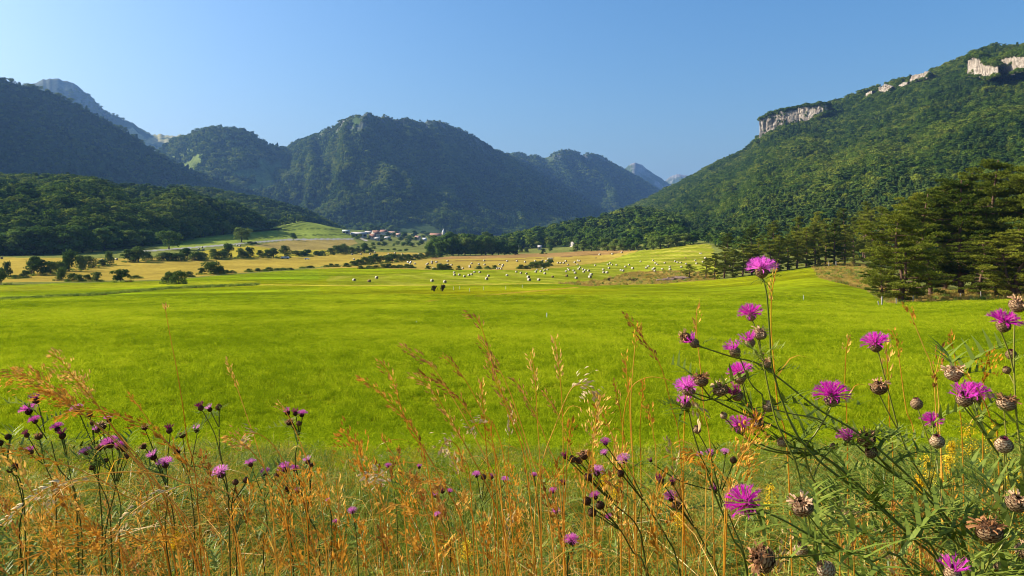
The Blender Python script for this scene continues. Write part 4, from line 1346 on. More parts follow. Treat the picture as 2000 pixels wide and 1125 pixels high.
house(701, 462, 30, 'long white roofed farm building at the head of the pale track', 12, 20, 3.6, 2.6, M_wall, M_sheet, 4, 'barn', 'barn', chim=False, open_front=True)
house(722, 458, 16, 'white farm shed behind the first red roofs', -8, 14, 3.6, 2.2, M_wall, M_sheet, 2, 'barn', 'barn', chim=False, open_front=True)
house(733, 464, 13, 'tall red roofed house with its gable towards the farm', 40, 11, 6, 5)
house(728, 468, 11, 'bright red roofed house lowest in the left group', 10, 10, 4, 4)
house(750, 459, 14, 'long red roofed house behind the village trees', -10, 11, 6, 4)
house(768, 458, 22, 'pale low roofed building along the top of the village', 0, 10, 4, 2.5, M_wall, M_tile2, 4)
house(778, 463, 9, 'small orange roofed house left of the village trees', 15, 9, 4, 3, None, M_tile2, 2)
house(816, 469, 10, 'orange roofed cottage alone below the church', -12, 9, 4, 3.5, None, M_tile2, 2)
house(829, 471, 7, 'small grey cottage between the cottage and the grove', 20, 7, 3, 2.5, M_wall, M_slate, 2)
house(737, 470, 9, 'white low building under the red roofs', 4, 8, 3, 1.6, M_white, M_sheet, 2, chim=False)
house(757, 468, 10, 'white low canopy building right of the village front', -6, 8, 3, 1.6, M_white, M_sheet, 2, chim=False)
house(676, 456, 13, 'green grey sheet roofed shed on the slope left of the farm', 4, 10, 3, 1.8, M_wall, solid('grey_green_sheet', [(0.34, 0.38, 0.34), (0.46, 0.50, 0.45)], 0.6), 2, 'shed', 'shed', chim=False, open_front=True)
house(1011, 488, 10, 'white walled barn against the dark tree belt', 2, 7, 3.2, 2, M_white, M_sheet, 1, 'barn', 'barn', chim=False)
house(1054.5, 488, 7, 'small white shed beside the round tree on the green strip', -4, 5, 3, 1.6, M_white, M_sheet, 1, 'shed', 'shed', chim=False)
house(1119, 482, 7, 'pale hut under the trees at the top of the green strip', 30, 6, 2.6, 2.6, M_wall, M_sheet, 1, 'hut', 'hut', chim=False)

# church: nave under a long red roof, pale tower with a pointed spire
b = at(852, 466)
d = b[1]
u = d / F
t = empty('church', b)
t.rotation_euler.z = math.radians(-8)
walls_gable(24 * u, 11, 5.5 * u, 5.5).build('wall', [M_wall], t)
roof_gable(24 * u, 11, 5.5 * u, 5.5).build('roof', [M_tile], t)
for i in range(4):
    m = MB()
    x = (-9 + 6 * i) * u
    box(m, x - 0.6, x + 0.6, -5.53, -5.4, 2.0, 4.6)
    m.build('window', [M_dark], t)
tw = MB()
hw = 2.6 * u
cx = 14.2 * u
tb = 12.5 * u
box(tw, cx - hw, cx + hw, -hw, hw, -1.5, tb)
box(tw, cx - hw - 0.3, cx + hw + 0.3, -hw - 0.3, hw + 0.3, tb * 0.62, tb * 0.62 + 0.5)
box(tw, cx - hw - 0.35, cx + hw + 0.35, -hw - 0.35, hw + 0.35, tb, tb + 0.6)
two = tw.build('tower', [M_stone], t)
for sx, sy in ((0, -1), (-1, 0), (1, 0)):
    m = MB()
    if sy:
        box(m, cx - 0.75, cx + 0.75, -hw - 0.04, -hw + 0.1, tb * 0.70, tb * 0.94)
    else:
        box(m, cx + sx * hw - 0.05, cx + sx * hw + 0.05, -0.75, 0.75, tb * 0.70, tb * 0.94)
    m.build('belfry_opening', [M_dark], two)
sp = MB()
n = 8
a = np.arange(n) * 2 * math.pi / n + math.pi / 8
v = [(cx + math.cos(q) * hw * 0.95, math.sin(q) * hw * 0.95, tb + 0.6) for q in a] + [(cx, 0, tb + 7.2 * u)]
sp.add(v, [(i, (i + 1) % n, n) for i in range(n)])
sp.add(v[:n], [tuple(range(n))[::-1]])
sp.build('spire', [M_slate], t)
tag(t, 'village church with long red roof and pale pointed steeple', 'church')

# vehicles left on the stubble: a long grey trailer and a white van
M_vgrey = solid('vehicle_grey', [(0.40, 0.42, 0.44), (0.55, 0.56, 0.57)], 1.0, 0.4)
M_vwhite = solid('vehicle_white', [(0.74, 0.75, 0.76), (0.82, 0.82, 0.82)], 1.0, 0.4)
M_tyre = solid('tyre_rubber', [(0.015, 0.015, 0.016), (0.03, 0.03, 0.03)], 6, 0.8)
M_glass = solid('dark_glass', [(0.03, 0.035, 0.04), (0.05, 0.055, 0.06)], 2, 0.15)


def vehicle(px, py, wpx, mat, label, rot, cab, name, cat):
    b = at(px, py)
    L = wpx * b[1] / F
    t = empty(name, b)
    t.rotation_euler.z = math.radians(rot)
    H = L * 0.30
    W = L * 0.32
    prof = [(-0.5, 0.22), (-0.5, 0.62), (-0.46, 1.0), (0.16, 1.0), (0.30, 0.62), (0.47, 0.52), (0.5, 0.40), (0.5, 0.22)] if cab else [(-0.5, 0.25), (-0.5, 0.72), (-0.42, 0.95), (0.30, 1.0), (0.42, 0.80), (0.5, 0.45), (0.5, 0.25)]
    mb = MB()
    n = len(prof)
    v = [(x * L, s * W / 2 * (0.86 if z > 0.7 else 1), z * H) for s in (-1, 1) for x, z in prof]
    mb.add(v, [(i, (i + 1) % n, n + (i + 1) % n, n + i) for i in range(n)])
    mb.add(v, [tuple(range(n))[::-1], tuple(range(n, 2 * n))])
    o = mb.build('body', [mat], t)
    bv = o.modifiers.new('edge', 'BEVEL')
    bv.width = 0.05
    bv.segments = 2
    for sx in (-0.32, 0.32):
        for s in (-1, 1):
            k = 14
            w = MB()
            aa = np.arange(k) * 2 * math.pi / k
            r_ = H * 0.24
            w.add([(sx * L + math.cos(q) * r_, s * (W / 2 + e), r_ + math.sin(q) * r_) for e in (-0.12, 0.02) for q in aa],
                  [(i, (i + 1) % k, k + (i + 1) % k, k + i) for i in range(k)])
            w.add([(sx * L + math.cos(q) * r_, s * (W / 2 + e), r_ + math.sin(q) * r_) for e in (-0.12, 0.02) for q in aa], [tuple(range(k)), tuple(range(k, 2 * k))])
            w.build('wheel', [M_tyre], t)
    g = MB()
    x0, x1 = (-0.38, 0.14) if cab else (0.05, 0.36)
    for s in (-1, 1):
        g.add([(x0 * L, s * W * 0.475, 0.68 * H), (x1 * L * 1.2, s * W * 0.475, 0.68 * H), (x1 * L, s * W * 0.445, 0.92 * H), (x0 * L, s * W * 0.445, 0.92 * H)], [(0, 1, 2, 3)])
    g.build('window', [M_glass], t)
    return tag(t, label, cat)


vehicle(557, 505.5, 16, M_vgrey, 'long grey trailer parked under the hedge on stubble', -6, False, 'trailer', 'trailer')
vehicle(600, 507, 10, M_vwhite, 'white van standing alone on the stubble', 8, True, 'parked_van', 'van')
vehicle(709, 517, 4, M_vwhite, 'white car on the track under the long hedge', 0, True, 'parked_car', 'car')

# ---------------------------------------------------------------- posts
M_post = solid('weathered_post', [(0.22, 0.19, 0.15), (0.44, 0.40, 0.34)], 4, 0.9, 0.4, 30)
M_pole = solid('white_pole', [(0.60, 0.60, 0.58), (0.78, 0.78, 0.75)], 4, 0.6)


def post(x, y, hpx, r, label, mat, lean=0.0, group=None):
    b = at(x, y)
    h = px_h(hpx, b[1])
    k = 8
    mb = MB()
    pts = [(0, 0, -0.4), (lean * h * 0.5, 0, h * 0.5), (lean * h, 0, h)]
    v, q = tube(pts, [r, r * 0.95, r * 0.85], k)
    mb.add(v, q)
    mb.add(v[-k:], [tuple(range(k))])
    o = mb.build('fence_post', [mat])
    o.location = b
    return tag(o, label, 'post', group)


post(1722, 596, 17, 0.10, 'thick white corner post under the leaning pine', M_post, 0.06)
post(1717, 597, 9, 0.08, 'short stake leaning beside the white corner post', M_post, -0.25)
post(1751, 594, 12, 0.07, 'grey stake at the foot of the forked pine', M_post, -0.05)
post(1783, 590, 13, 0.07, 'slim pale post right of the forked pine', M_post, 0.06)
post(1876, 582, 9, 0.08, 'low pale post below the tall spreading pine', M_post)
post(1916, 581, 12, 0.07, 'pale leaning post below the dark pine on the right', M_post, -0.05)
post(1619, 520, 9, 0.12, 'left pale post of the pair beyond the field brow', M_post)
post(1633, 519, 9, 0.16, 'right broad pale post of the pair beyond the brow', M_post)
post(1570, 586, 10, 0.03, 'thin white pole standing alone on the right green', M_pole, -0.1)
post(1068, 621, 10, 0.025, 'thin white pole in the middle of the green field', M_pole)
post(813, 633, 6, 0.02, 'short thin pole left of middle on the green field', M_pole)
for i, (x, y) in enumerate([(886, 566), (898, 565), (917, 569), (944, 566), (988, 565), (1020, 562)]):
    post(x, y, 6, 0.03, 'thin marker pole in the line below the bales' + place_word(i, 6), M_pole, group='marker poles below the bales')

# ---------------------------------------------------------------- dead weeds and cut logs
M_deadweed = solid('dead_weed', [(0.03, 0.025, 0.012), (0.09, 0.07, 0.03)], 4, 0.9)
for x, y, hp, lab in ((848, 569, 10, 'left dark dead weed standing in the green field'), (864, 569, 11, 'bushier dark dead weed right of its neighbour in the field'), (1237, 550, 7, 'dark broken brush heap on the rough brown ground'), (1190, 549, 5, 'small dark dead weed on the rough brown ground')):
    b = at(x, y)
    h = px_h(hp, b[1])
    mb = MB()
    wide = 1.6 if 'heap' in lab else 0.45
    for i in range(26):
        a = RR.random() * 6.283
        l = h * RR.uniform(0.4, 1.0)
        q = np.array([math.cos(a) * h * wide * RR.random(), math.sin(a) * h * wide * RR.random(), l])
        mb.add(*tube(catmull([(RR.uniform(-.3, .3) * wide, 0, -0.1), q * 0.5 + [0, 0, 0.1], q], 5), [0.05, 0.045, 0.04, 0.03, 0.02], 4))
        cards(mb, q + rng.normal(size=(6, 3)) * 0.12, rng.normal(size=(6, 3)), np.full(6, 0.12))
    o = mb.build('dead_weed', [M_deadweed])
    o.location = b
    tag(o, lab, 'weed')

M_log = solid('cut_log', [(0.20, 0.11, 0.07), (0.42, 0.29, 0.21)], 1.5, 0.9, 0.4, 8)
_lg = []
for i in range(26):
    x = 1288 + 52 * RR.random()
    _lg.append((x, 547 + 2.0 * RR.random() - (x - 1288) * 0.06, RR.random()))
_lg.sort()
for i, (x, y, q) in enumerate(_lg):
    b = at(x, y)
    b[2] += 0.15 + (0.75 * max(0, 1 - abs(x - 1325) / 18)) * q
    L, r_ = RR.uniform(2.0, 4.5), RR.uniform(0.14, 0.28)
    k = 9
    mb = MB()
    v, f = tube([(-L / 2, 0, 0), (0, 0.05, 0.04), (L / 2, 0, 0)], [r_, r_ * 0.95, r_ * 0.85], k)
    mb.add(v, f)
    mb.add(v[:k], [tuple(range(k))[::-1]])
    mb.add(v[-k:], [tuple(range(k))])
    o = mb.build('cut_log', [M_log])
    o.location = b
    o.rotation_euler = (0, RR.uniform(-0.15, 0.15), RR.uniform(-0.5, 0.5))
    tag(o, 'cut log in the heap left of the flat topped pine' + place_word(i, len(_lg)), 'log', 'cut logs in the heap')
# ================================================================== plants at the field edge
M_stem = foliage('green_stem', [(0.11, 0.13, 0.016), (0.18, 0.19, 0.022), (0.26, 0.24, 0.04)], 0.1, 20, 0.5, gloss=0.03)
M_stemdark = foliage('dark_stem', [(0.05, 0.065, 0.015), (0.085, 0.10, 0.02), (0.13, 0.13, 0.03)], 0.1, 20, 0.5)
M_leafg = foliage('knapweed_leaf', [(0.11, 0.165, 0.016), (0.19, 0.25, 0.03), (0.31, 0.35, 0.06)], 0.35, 8, 0.6, gloss=0.022)
M_petal = foliage('magenta_petal', [(0.60, 0.028, 0.40), (0.78, 0.065, 0.55), (0.85, 0.18, 0.68)], 0.45, 40, 0.6)
M_petalpink = foliage('lilac_petal', [(0.58, 0.08, 0.40), (0.70, 0.17, 0.51), (0.80, 0.32, 0.64)], 0.45, 40, 0.6)
M_petaldark = foliage('wine_petal', [(0.20, 0.012, 0.07), (0.33, 0.02, 0.15), (0.46, 0.04, 0.28)], 0.25, 40, 0.6)
M_bristle = foliage('dried_bristle', [(0.42, 0.19, 0.08), (0.58, 0.31, 0.15), (0.70, 0.46, 0.27)], 0.3, 40, 0.6)
M_bract = foliage('bract_pale', [(0.28, 0.18, 0.09), (0.42, 0.29, 0.16), (0.56, 0.42, 0.26)], 0.05, 60, 0.7)
M_bracttip = foliage('bract_tip', [(0.09, 0.045, 0.024), (0.17, 0.085, 0.045), (0.26, 0.14, 0.07)], 0.05, 60, 0.7)
M_bractdark = foliage('bract_dark', [(0.028, 0.016, 0.010), (0.05, 0.03, 0.018), (0.09, 0.055, 0.03)], 0.05, 60, 0.7)
M_straw = foliage('straw', [(0.56, 0.23, 0.012), (0.74, 0.36, 0.028), (0.84, 0.52, 0.09)], 0.4, 14, 0.6, gloss=0.03)
M_seed = foliage('seed_husk', [(0.52, 0.22, 0.02), (0.70, 0.35, 0.045), (0.82, 0.52, 0.13)], 0.3, 40, 0.7)
M_seedred = foliage('seed_husk_russet', [(0.28, 0.11, 0.022), (0.42, 0.19, 0.04), (0.56, 0.29, 0.075)], 0.3, 40, 0.7)
M_pale = foliage('bleached_straw', [(0.52, 0.36, 0.15), (0.66, 0.48, 0.24), (0.76, 0.60, 0.36)], 0.25, 20, 0.6)
M_grass = foliage('grass_blade', [(0.06, 0.11, 0.010), (0.16, 0.23, 0.016), (0.34, 0.38, 0.04)], 0.35, 3, 0.9, gloss=0.022)
M_fgrass = foliage('field_blade', [(0.18, 0.25, 0.005), (0.345, 0.415, 0.008), (0.49, 0.51, 0.018)], 0.45, 1.5, 0.6, patch=0.05)
M_yellow = foliage('yellow_flower', [(0.62, 0.36, 0.012), (0.78, 0.50, 0.02), (0.85, 0.60, 0.04)], 0.3, 60, 0.5)


def blade(mb, pts, w, mat=0, side=None, tipw=0.05, r=None):
    """A ribbon along pts, w wide at the root, tapering."""
    pts = np.asarray(pts, float)
    n = len(pts)
    T = np.gradient(pts, axis=0)
    sd = np.asarray(side if side is not None else (r or rng).normal(size=3), float)
    b = np.cross(T, sd)
    b /= np.linalg.norm(b, axis=1, keepdims=True) + 1e-9
    t = np.linspace(0, 1, n)
    ww = (w * (np.clip(1 - t ** 1.6, tipw, 1)))[:, None] * 0.5
    V = np.stack([pts - b * ww, pts + b * ww], 1).reshape(-1, 3)
    k = np.arange(n - 1) * 2
    mb.add(V, np.stack([k, k + 1, k + 3, k + 2], -1), mat)


# ---------------------------------------------------------------- flower heads (unit: 1 = width of the open flower; the joint at the origin, facing +z)
def ovoid(mb, r0, h, mat, z0=0.0, k=12, m=9, neck=0.72):
    zz = np.linspace(0, 1, m)
    rr = r0 * np.sin(np.clip(zz * 0.86 + 0.07, 0, 1) * math.pi) ** 0.62
    rr[-1] *= neck
    V = np.array([[(math.cos(a) * q, math.sin(a) * q, z0 + h * z) for a in np.arange(k) * 2 * math.pi / k] for q, z in zip(rr, zz)])
    i, j = np.meshgrid(np.arange(m - 1), np.arange(k), indexing='ij')
    mb.add(V.reshape(-1, 3), np.stack([i * k + j, i * k + (j + 1) % k, (i + 1) * k + (j + 1) % k, (i + 1) * k + j], -1).reshape(-1, 4), mat)


def bract_mesh(seed, r0, h, mats, flare=0.0):
    """Overlapping scales, each pale with a dark fringed tip, round an egg shaped cup."""
    r = np.random.default_rng(seed)
    mb = MB()
    ovoid(mb, r0 * 0.94, h, 1)
    rows_ = 8
    for i in range(rows_):
        z = (i + 0.2) / rows_
        rad = r0 * math.sin(min(1, z * 0.86 + 0.07) * math.pi) ** 0.62
        n = 11
        for j in range(n):
            a = (j + 0.5 * (i % 2)) * 2 * math.pi / n + r.normal() * 0.05
            ca, sa = math.cos(a), math.sin(a)
            zb, zt, zm = h * z - h * 0.02, h * (z + 0.20), h * (z + 0.10)
            w = rad * 0.30
            radt = r0 * math.sin(min(1, min(1, z + 0.2) * 0.86 + 0.07) * math.pi) ** 0.62 * 1.06 + flare * z
            tx, ty = -sa, ca
            lift = 1.03 + 0.03 * r.random()

            def pt(rr, off, zz):
                return (ca * rr + tx * off, sa * rr + ty * off, zz)
            v = [pt(rad * lift, -w * 0.7, zb), pt(rad * lift, w * 0.7, zb), pt((rad + radt) / 2 * (lift + 0.04), w, zm), pt(radt * (lift + 0.05), 0, zt), pt((rad + radt) / 2 * (lift + 0.04), -w, zm)]
            mb.add(v, [(0, 1, 2, 4)], 0)
            mb.add(v, [(4, 2, 3)], 1)
    return mb.mesh('flower_head', mats)


def floret(mb, r, root, d, ln, w, curl, mat=0, lobes=True):
    """One thin floret, splitting into narrow lobes at its end."""
    d = d / np.linalg.norm(d)
    out = np.array([d[0], d[1], 0.0])
    n_ = np.linalg.norm(out)
    out = out / n_ if n_ > 1e-6 else np.array([1.0, 0, 0])
    t = np.linspace(0, 1, 5)[:, None]
    pts = root + d * ln * t + (out * curl * 0.5 + np.array([0, 0, -curl])) * ln * t ** 2 * 0.5 + r.normal(size=3) * 0.03 * ln * t ** 2
    sd = np.cross(d, r.normal(size=3))
    T = np.gradient(pts, axis=0)
    b = np.cross(T, sd)
    b /= np.linalg.norm(b, axis=1, keepdims=True) + 1e-9
    ww = np.array([0.5, 0.6, 0.8, 1.0, 1.1])[:, None] * w * 0.5
    V = np.stack([pts - b * ww, pts + b * ww], 1).reshape(-1, 3)
    k = np.arange(4) * 2
    mb.add(V, np.stack([k, k + 1, k + 3, k + 2], -1), mat)
    if lobes:
        e = pts[-1]
        dd = T[-1] / (np.linalg.norm(T[-1]) + 1e-9)
        for s in (-1, -0.35, 0.35, 1):
            q = e + (dd * (0.30 + 0.1 * r.random()) + b[-1] * s * 0.24 + r.normal(size=3) * 0.05) * ln * 0.75
            c0 = e + b[-1] * s * w * 0.5
            mb.add([c0 - b[-1] * w * 0.32, c0 + b[-1] * w * 0.32, q], [(0, 1, 2)], mat)


def petals_open(seed, zc, r0, spread=1.0, n_in=85, n_out=40, mats=None):
    r = np.random.default_rng(seed)
    mb = MB()
    for i in range(n_in):
        a, q = r.random() * 6.283, math.sqrt(r.random())
        root = np.array([math.cos(a) * q * r0 * 0.75, math.sin(a) * q * r0 * 0.75, zc])
        d = np.array([math.cos(a) * q * 1.0, math.sin(a) * q * 1.0, 1.0 - 0.3 * q]) + r.normal(size=3) * 0.16
        floret(mb, r, root, d, 0.26 + 0.10 * r.random(), 0.024, 0.1)
    for i in range(n_out):
        a = i * 6.283 / n_out + r.normal() * 0.1
        root = np.array([math.cos(a) * r0 * 0.85, math.sin(a) * r0 * 0.85, zc - 0.01])
        el = (0.12 + 0.85 * r.random())
        d = np.array([math.cos(a), math.sin(a), el]) + r.normal(size=3) * 0.08
        floret(mb, r, root, d, (0.30 + 0.08 * r.random()) * spread, 0.034, 0.25)
    return mb.mesh('petals', mats)


def petals_tuft(seed, zc, r0, ln, n, open_, mats, w=0.06, curl=0.3, lobes=False):
    r = np.random.default_rng(seed)
    mb = MB()
    for i in range(n):
        a, q = r.random() * 6.283, math.sqrt(r.random())
        root = np.array([math.cos(a) * q * r0, math.sin(a) * q * r0, zc])
        d = np.array([math.cos(a) * q * open_, math.sin(a) * q * open_, 1.0]) + r.normal(size=3) * 0.22
        floret(mb, r, root, d, ln * (0.6 + 0.6 * r.random()), w, curl * (0.3 + 1.4 * r.random()), lobes=lobes)
    return mb.mesh('petals', mats)


BIG, SMALL = [M_bract, M_bracttip], [M_bractdark, M_bracttip]
HEADS = {}
for sz, mats, pm in (('big', BIG, M_petal), ('small', SMALL, M_petalpink)):
    HEADS[sz, 'f'] = [(bract_mesh(300 + i, 0.205, 0.42, mats), petals_open(310 + i, 0.37, 0.15, mats=[pm])) for i in range(3)]
    HEADS[sz, 'v'] = [(bract_mesh(320 + i, 0.34, 0.72, mats), petals_tuft(330 + i, 0.62, 0.24, 0.50, 44, 0.75, [M_petaldark if i else pm], 0.05, 0.15, True)) for i in range(2)]
    HEADS[sz, 'd'] = [(bract_mesh(340 + i, 0.42, 0.72, mats, 0.05), petals_tuft(350 + i, 0.60, 0.34, 0.42, 46, 1.1, [M_bristle], 0.075, 0.9)) for i in range(3)]
    HEADS[sz, 'b'] = [(bract_mesh(360 + i, 0.46, 0.92, mats), petals_tuft(370 + i, 0.84, 0.20, 0.16, 14, 0.6, [M_bristle if i else M_petaldark], 0.05, 0.2)) for i in range(2)]


def leaf_shape(mb, root, dirv, up, ln, r, pairs=4, w=0.10, mat=0):
    """A leaf cut into narrow lobes along a curving midrib."""
    d = np.asarray(dirv, float)
    d /= np.linalg.norm(d)
    up = np.asarray(up, float)
    s = np.cross(d, up)
    s /= np.linalg.norm(s) + 1e-9
    t = np.linspace(0, 1, 7)[:, None]
    mid = root + d * ln * t + up * ln * (0.28 * t - 0.55 * t ** 2) + s * ln * 0.12 * r.normal() * t ** 2
    blade(mb, mid, ln * w, mat, side=up, tipw=0.1)
    for i in range(pairs):
        f = 0.25 + 0.6 * i / max(1, pairs - 1)
        p = mid[int(f * 6)]
        L = ln * 0.34 * math.sin((f * 0.8 + 0.15) * math.pi) + 0.02 * ln
        for sg in (-1, 1):
            q = p + (d * 0.65 + s * sg * 0.8 + up * (0.12 + 0.2 * r.normal())) * L
            blade(mb, np.array([p, p * 0.5 + q * 0.5 + up * 0.05 * L, q]), ln * w * 0.8, mat, side=up, tipw=0.12)


def head_axis(p, q, flat=0.45):
    """Heads look along their stem, lifted a little towards the sky."""
    a = np.asarray(p) - np.asarray(q)
    a = a / (np.linalg.norm(a) + 1e-9)
    a = a * (1 - flat) + np.array([0, 0, flat])
    return a / np.linalg.norm(a)


KN = {'f': 'flower', 'v': 'fading flower', 'd': 'dried head', 'b': 'bud'}


def knapweed(label, d0, main, heads, sz='big', stem_r=0.0015, leaves=10, leaf_len=0.085, group=None, tilt=None, stems_mat=None, name='knapweed_plant'):
    """A plant: its main stem runs through main to the ground; heads = (kind, x, y, width, branch, depth offset)."""
    P0 = [P(x, y, d0) for x, y in main]
    last = P0[-1]
    gx = last[0] + np.clip(0.35 * (last[0] - P0[-2][0]) / max(1e-3, abs(P0[-2][2] - last[2])) * 0.5, -0.25, 0.25)
    gz = float(ground_z(gx, d0))
    if last[2] > gz + 0.05:
        P0 += [np.array([gx * 0.6 + last[0] * 0.4, d0, last[2] * 0.45 + gz * 0.55]), np.array([gx, d0, gz - 0.02])]
    if sz == 'small':
        for q in P0[1:-1]:
            q += np.array([rng.normal() * 0.008, rng.normal() * 0.01, 0])
    base = P0[-1].copy()
    t = empty(name, base)
    st = MB()
    n = max(10, 4 * len(P0))
    c = catmull(P0, n)
    st.add(*tube(c - base, np.linspace(stem_r * 0.75, stem_r * 1.5, n), 6))
    branches = [c]
    fl = MB()
    for hd in heads:
        kind, x, y, w, br, off = hd
        dh = d0 + off
        pts = [np.array([0, 0, 0.0])] * 0
        # the joint lies under the head: half a width below its middle along the branch
        first = P(br[0][0], br[0][1], dh)
        cen = P(x, y, dh)
        wm = w * dh / F
        if kind == 'f':
            ax = head_axis(cen, first, 0.35)
            j = cen - ax * wm * 0.44
        else:
            ax = head_axis(cen, first, 0.25)
            j = cen - ax * wm * 0.46
        if tilt is not None:
            ax = ax + np.array(tilt)
        ax = ax + rng.normal(size=3) * 0.10 + np.array([0, -0.22, 0])
        ax /= np.linalg.norm(ax)
        m = len(br)
        pts = [j] + [P(bx, by, dh + (d0 - dh) * (k + 1) / m) for k, (bx, by) in enumerate(br)]
        if np.linalg.norm(pts[1] - j) < 0.004:
            pts.pop(1)
        if len(pts) > 1:
            cc = catmull(pts, max(6, 4 * len(pts)))
            st.add(*tube(cc - base, np.linspace(stem_r * 0.62, stem_r * 0.85, len(cc)), 5))
            branches.append(cc)
        bm, pm = HEADS[sz, kind][RR.randrange(len(HEADS[sz, kind]))]
        ho = obj('flower_head', bm, t, j - base)
        ho.rotation_euler = (Vector(ax).to_track_quat('Z', 'Y').to_matrix() @ Matrix.Rotation(RR.random() * 6.28, 3, 'Z')).to_euler()
        sc_ = wm * (1.0 if kind == 'f' else 0.84)
        ho.scale = (sc_, sc_, sc_)
        obj('petals', pm, ho)
    st.build('stem', [stems_mat or (M_stem if sz == 'big' else M_stemdark)], t, True)
    r = rng
    for i in range(leaves):
        b = branches[0] if r.random() < 0.7 or len(branches) == 1 else branches[RR.randrange(1, len(branches))]
        f = 0.32 + 0.66 * math.sqrt(r.random())
        p = b[int(f * (len(b) - 1))] - base
        a = r.random() * 6.283
        big = (0.5 + 0.9 * f) * (0.35 if YH - (p + base)[2] / d0 * F < 740 else 1.0)
        leaf_shape(fl, p, (math.cos(a), math.sin(a) * 0.8, 0.45 + 0.3 * r.normal()), (0, 0, 1), leaf_len * big * (0.6 + 0.7 * r.random()), r, 3 if f < 0.4 else 6, w=0.065)
    if leaves:
        fl.build('foliage', [M_leafg], t)
    return tag(t, label, 'knapweed', group)


G1 = 'tall greater knapweeds on the right'
knapweed('tallest knapweed with one big magenta flower standing up against the pines', 1.12,
         [(1493, 552), (1498, 580), (1503, 650), (1508, 715), (1530, 790), (1557, 850), (1605, 905), (1680, 962), (1760, 1030), (1850, 1130)],
         [('f', 1485, 518, 56, [(1491, 545), (1493, 552)], 0), ('d', 1497, 707, 24, [(1507, 722), (1514, 738)], 0.01)], leaves=24, group=G1)
knapweed('knapweed leaning far left with mixed magenta, wine and dried heads on one long stem', 1.16,
         [(1368, 677), (1430, 697), (1480, 710), (1530, 745), (1600, 800), (1660, 835), (1710, 872), (1780, 935), (1840, 1000), (1900, 1125)],
         [('d', 1336, 655, 27, [(1352, 664), (1368, 677)], 0.0), ('v', 1353, 667, 30, [(1368, 677)], -0.01), ('v', 1433, 682, 34, [(1446, 702), (1466, 748), (1490, 772)], -0.01),
          ('v', 1462, 664, 32, [(1476, 688), (1490, 706), (1505, 728)], 0.0), ('f', 1464, 606, 46, [(1473, 634), (1480, 665), (1488, 695), (1505, 728)], 0.015), ('d', 1481, 646, 32, [(1484, 668), (1489, 700), (1512, 733)], 0.01)], leaves=20, group=G1)
knapweed('knapweed with crowded flowers and dry heads leaning into the left of the green', 1.2,
         [(1372, 756), (1388, 776), (1412, 790), (1450, 808), (1490, 823), (1540, 848), (1590, 880), (1640, 915), (1700, 970), (1780, 1050), (1850, 1150)],
         [('f', 1338, 750, 50, [(1350, 772), (1372, 782), (1390, 779)], 0.0), ('d', 1366, 738, 34, [(1372, 756)], -0.01), ('b', 1351, 762, 17, [(1362, 770), (1388, 778)], -0.015), ('d', 1405, 754, 38, [(1416, 772), (1450, 800), (1485, 821)], -0.01),
          ('v', 1436, 766, 36, [(1449, 784), (1459, 800), (1472, 815)], 0.0), ('f', 1447, 722, 50, [(1453, 745), (1467, 790), (1482, 819)], 0.0), ('b', 1444, 737, 25, [(1450, 750), (1459, 790), (1472, 816)], -0.02),
          ('f', 1440, 826, 48, [(1448, 845), (1480, 872), (1530, 885), (1592, 884)], 0.02), ('v', 1478, 822, 34, [(1490, 842), (1530, 868), (1586, 880)], 0.01), ('b', 1412, 810, 17, [(1421, 822), (1450, 850), (1520, 880), (1592, 884)], 0.0)], leaves=26, group=G1)
knapweed('slender knapweed with a wine coloured head beside pale split grass', 1.24,
         [(1345, 805), (1358, 860), (1390, 950), (1430, 1050), (1460, 1130)], [('v', 1337, 786, 34, [(1343, 800), (1345, 806)], 0), ('b', 1360, 838, 19, [(1366, 850), (1390, 900), (1410, 990)], 0.0)], leaves=6, group=G1)
knapweed('knapweed with a round magenta flower alone over the green middle right', 1.18,
         [(1626, 788), (1613, 815), (1592, 848), (1572, 880), (1590, 940), (1640, 1010), (1700, 1100)],
         [('f', 1622, 764, 66, [(1626, 788)], 0), ('b', 1499, 791, 28, [(1513, 800), (1545, 808), (1585, 815), (1608, 822)], 0), ('b', 1524, 862, 23, [(1533, 872), (1560, 878), (1575, 888)], 0), ('b', 1627, 870, 14, [(1622, 880), (1600, 905), (1590, 930)], 0.02)], leaves=26, group=G1)
knapweed('upright knapweed bearing dried heads and stiff stem in front of the others', 1.10,
         [(1490, 705), (1501, 760), (1517, 825), (1540, 872), (1556, 910), (1566, 960), (1585, 1040), (1600, 1130)], [('d', 1490, 690, 6, [(1490, 700)], 0)], leaves=28, leaf_len=0.095, group=G1)
knapweed('knapweed with one bright flower above a dried twin head', 1.26,
         [(1716, 690), (1726, 730), (1738, 775), (1755, 838), (1775, 890), (1800, 930), (1830, 990), (1880, 1110)],
         [('f', 1708, 664, 52, [(1714, 684), (1716, 690)], 0), ('d', 1713, 752, 38, [(1719, 774), (1738, 812), (1757, 845)], -0.01), ('b', 1789, 787, 27, [(1794, 803), (1806, 840), (1818, 880), (1812, 948)], 0.02), ('b', 1828, 859, 32, [(1833, 876), (1827, 905), (1816, 955)], 0.0),
          ('f', 1819, 817, 40, [(1822, 837), (1830, 900), (1840, 1000)], 0.12)], leaves=26, group=G1)
knapweed('knapweed with a side turned flower touching a ragged dried head', 1.2,
         [(1672, 868), (1690, 885), (1740, 922), (1790, 955), (1840, 1010), (1890, 1130)],
         [('f', 1652, 848, 42, [(1663, 864), (1672, 868)], 0), ('d', 1690, 852, 42, [(1702, 874), (1722, 900), (1745, 925)], -0.02), ('b', 1700, 880, 28, [(1712, 890), (1740, 915)], -0.03)], leaves=26, group=G1)
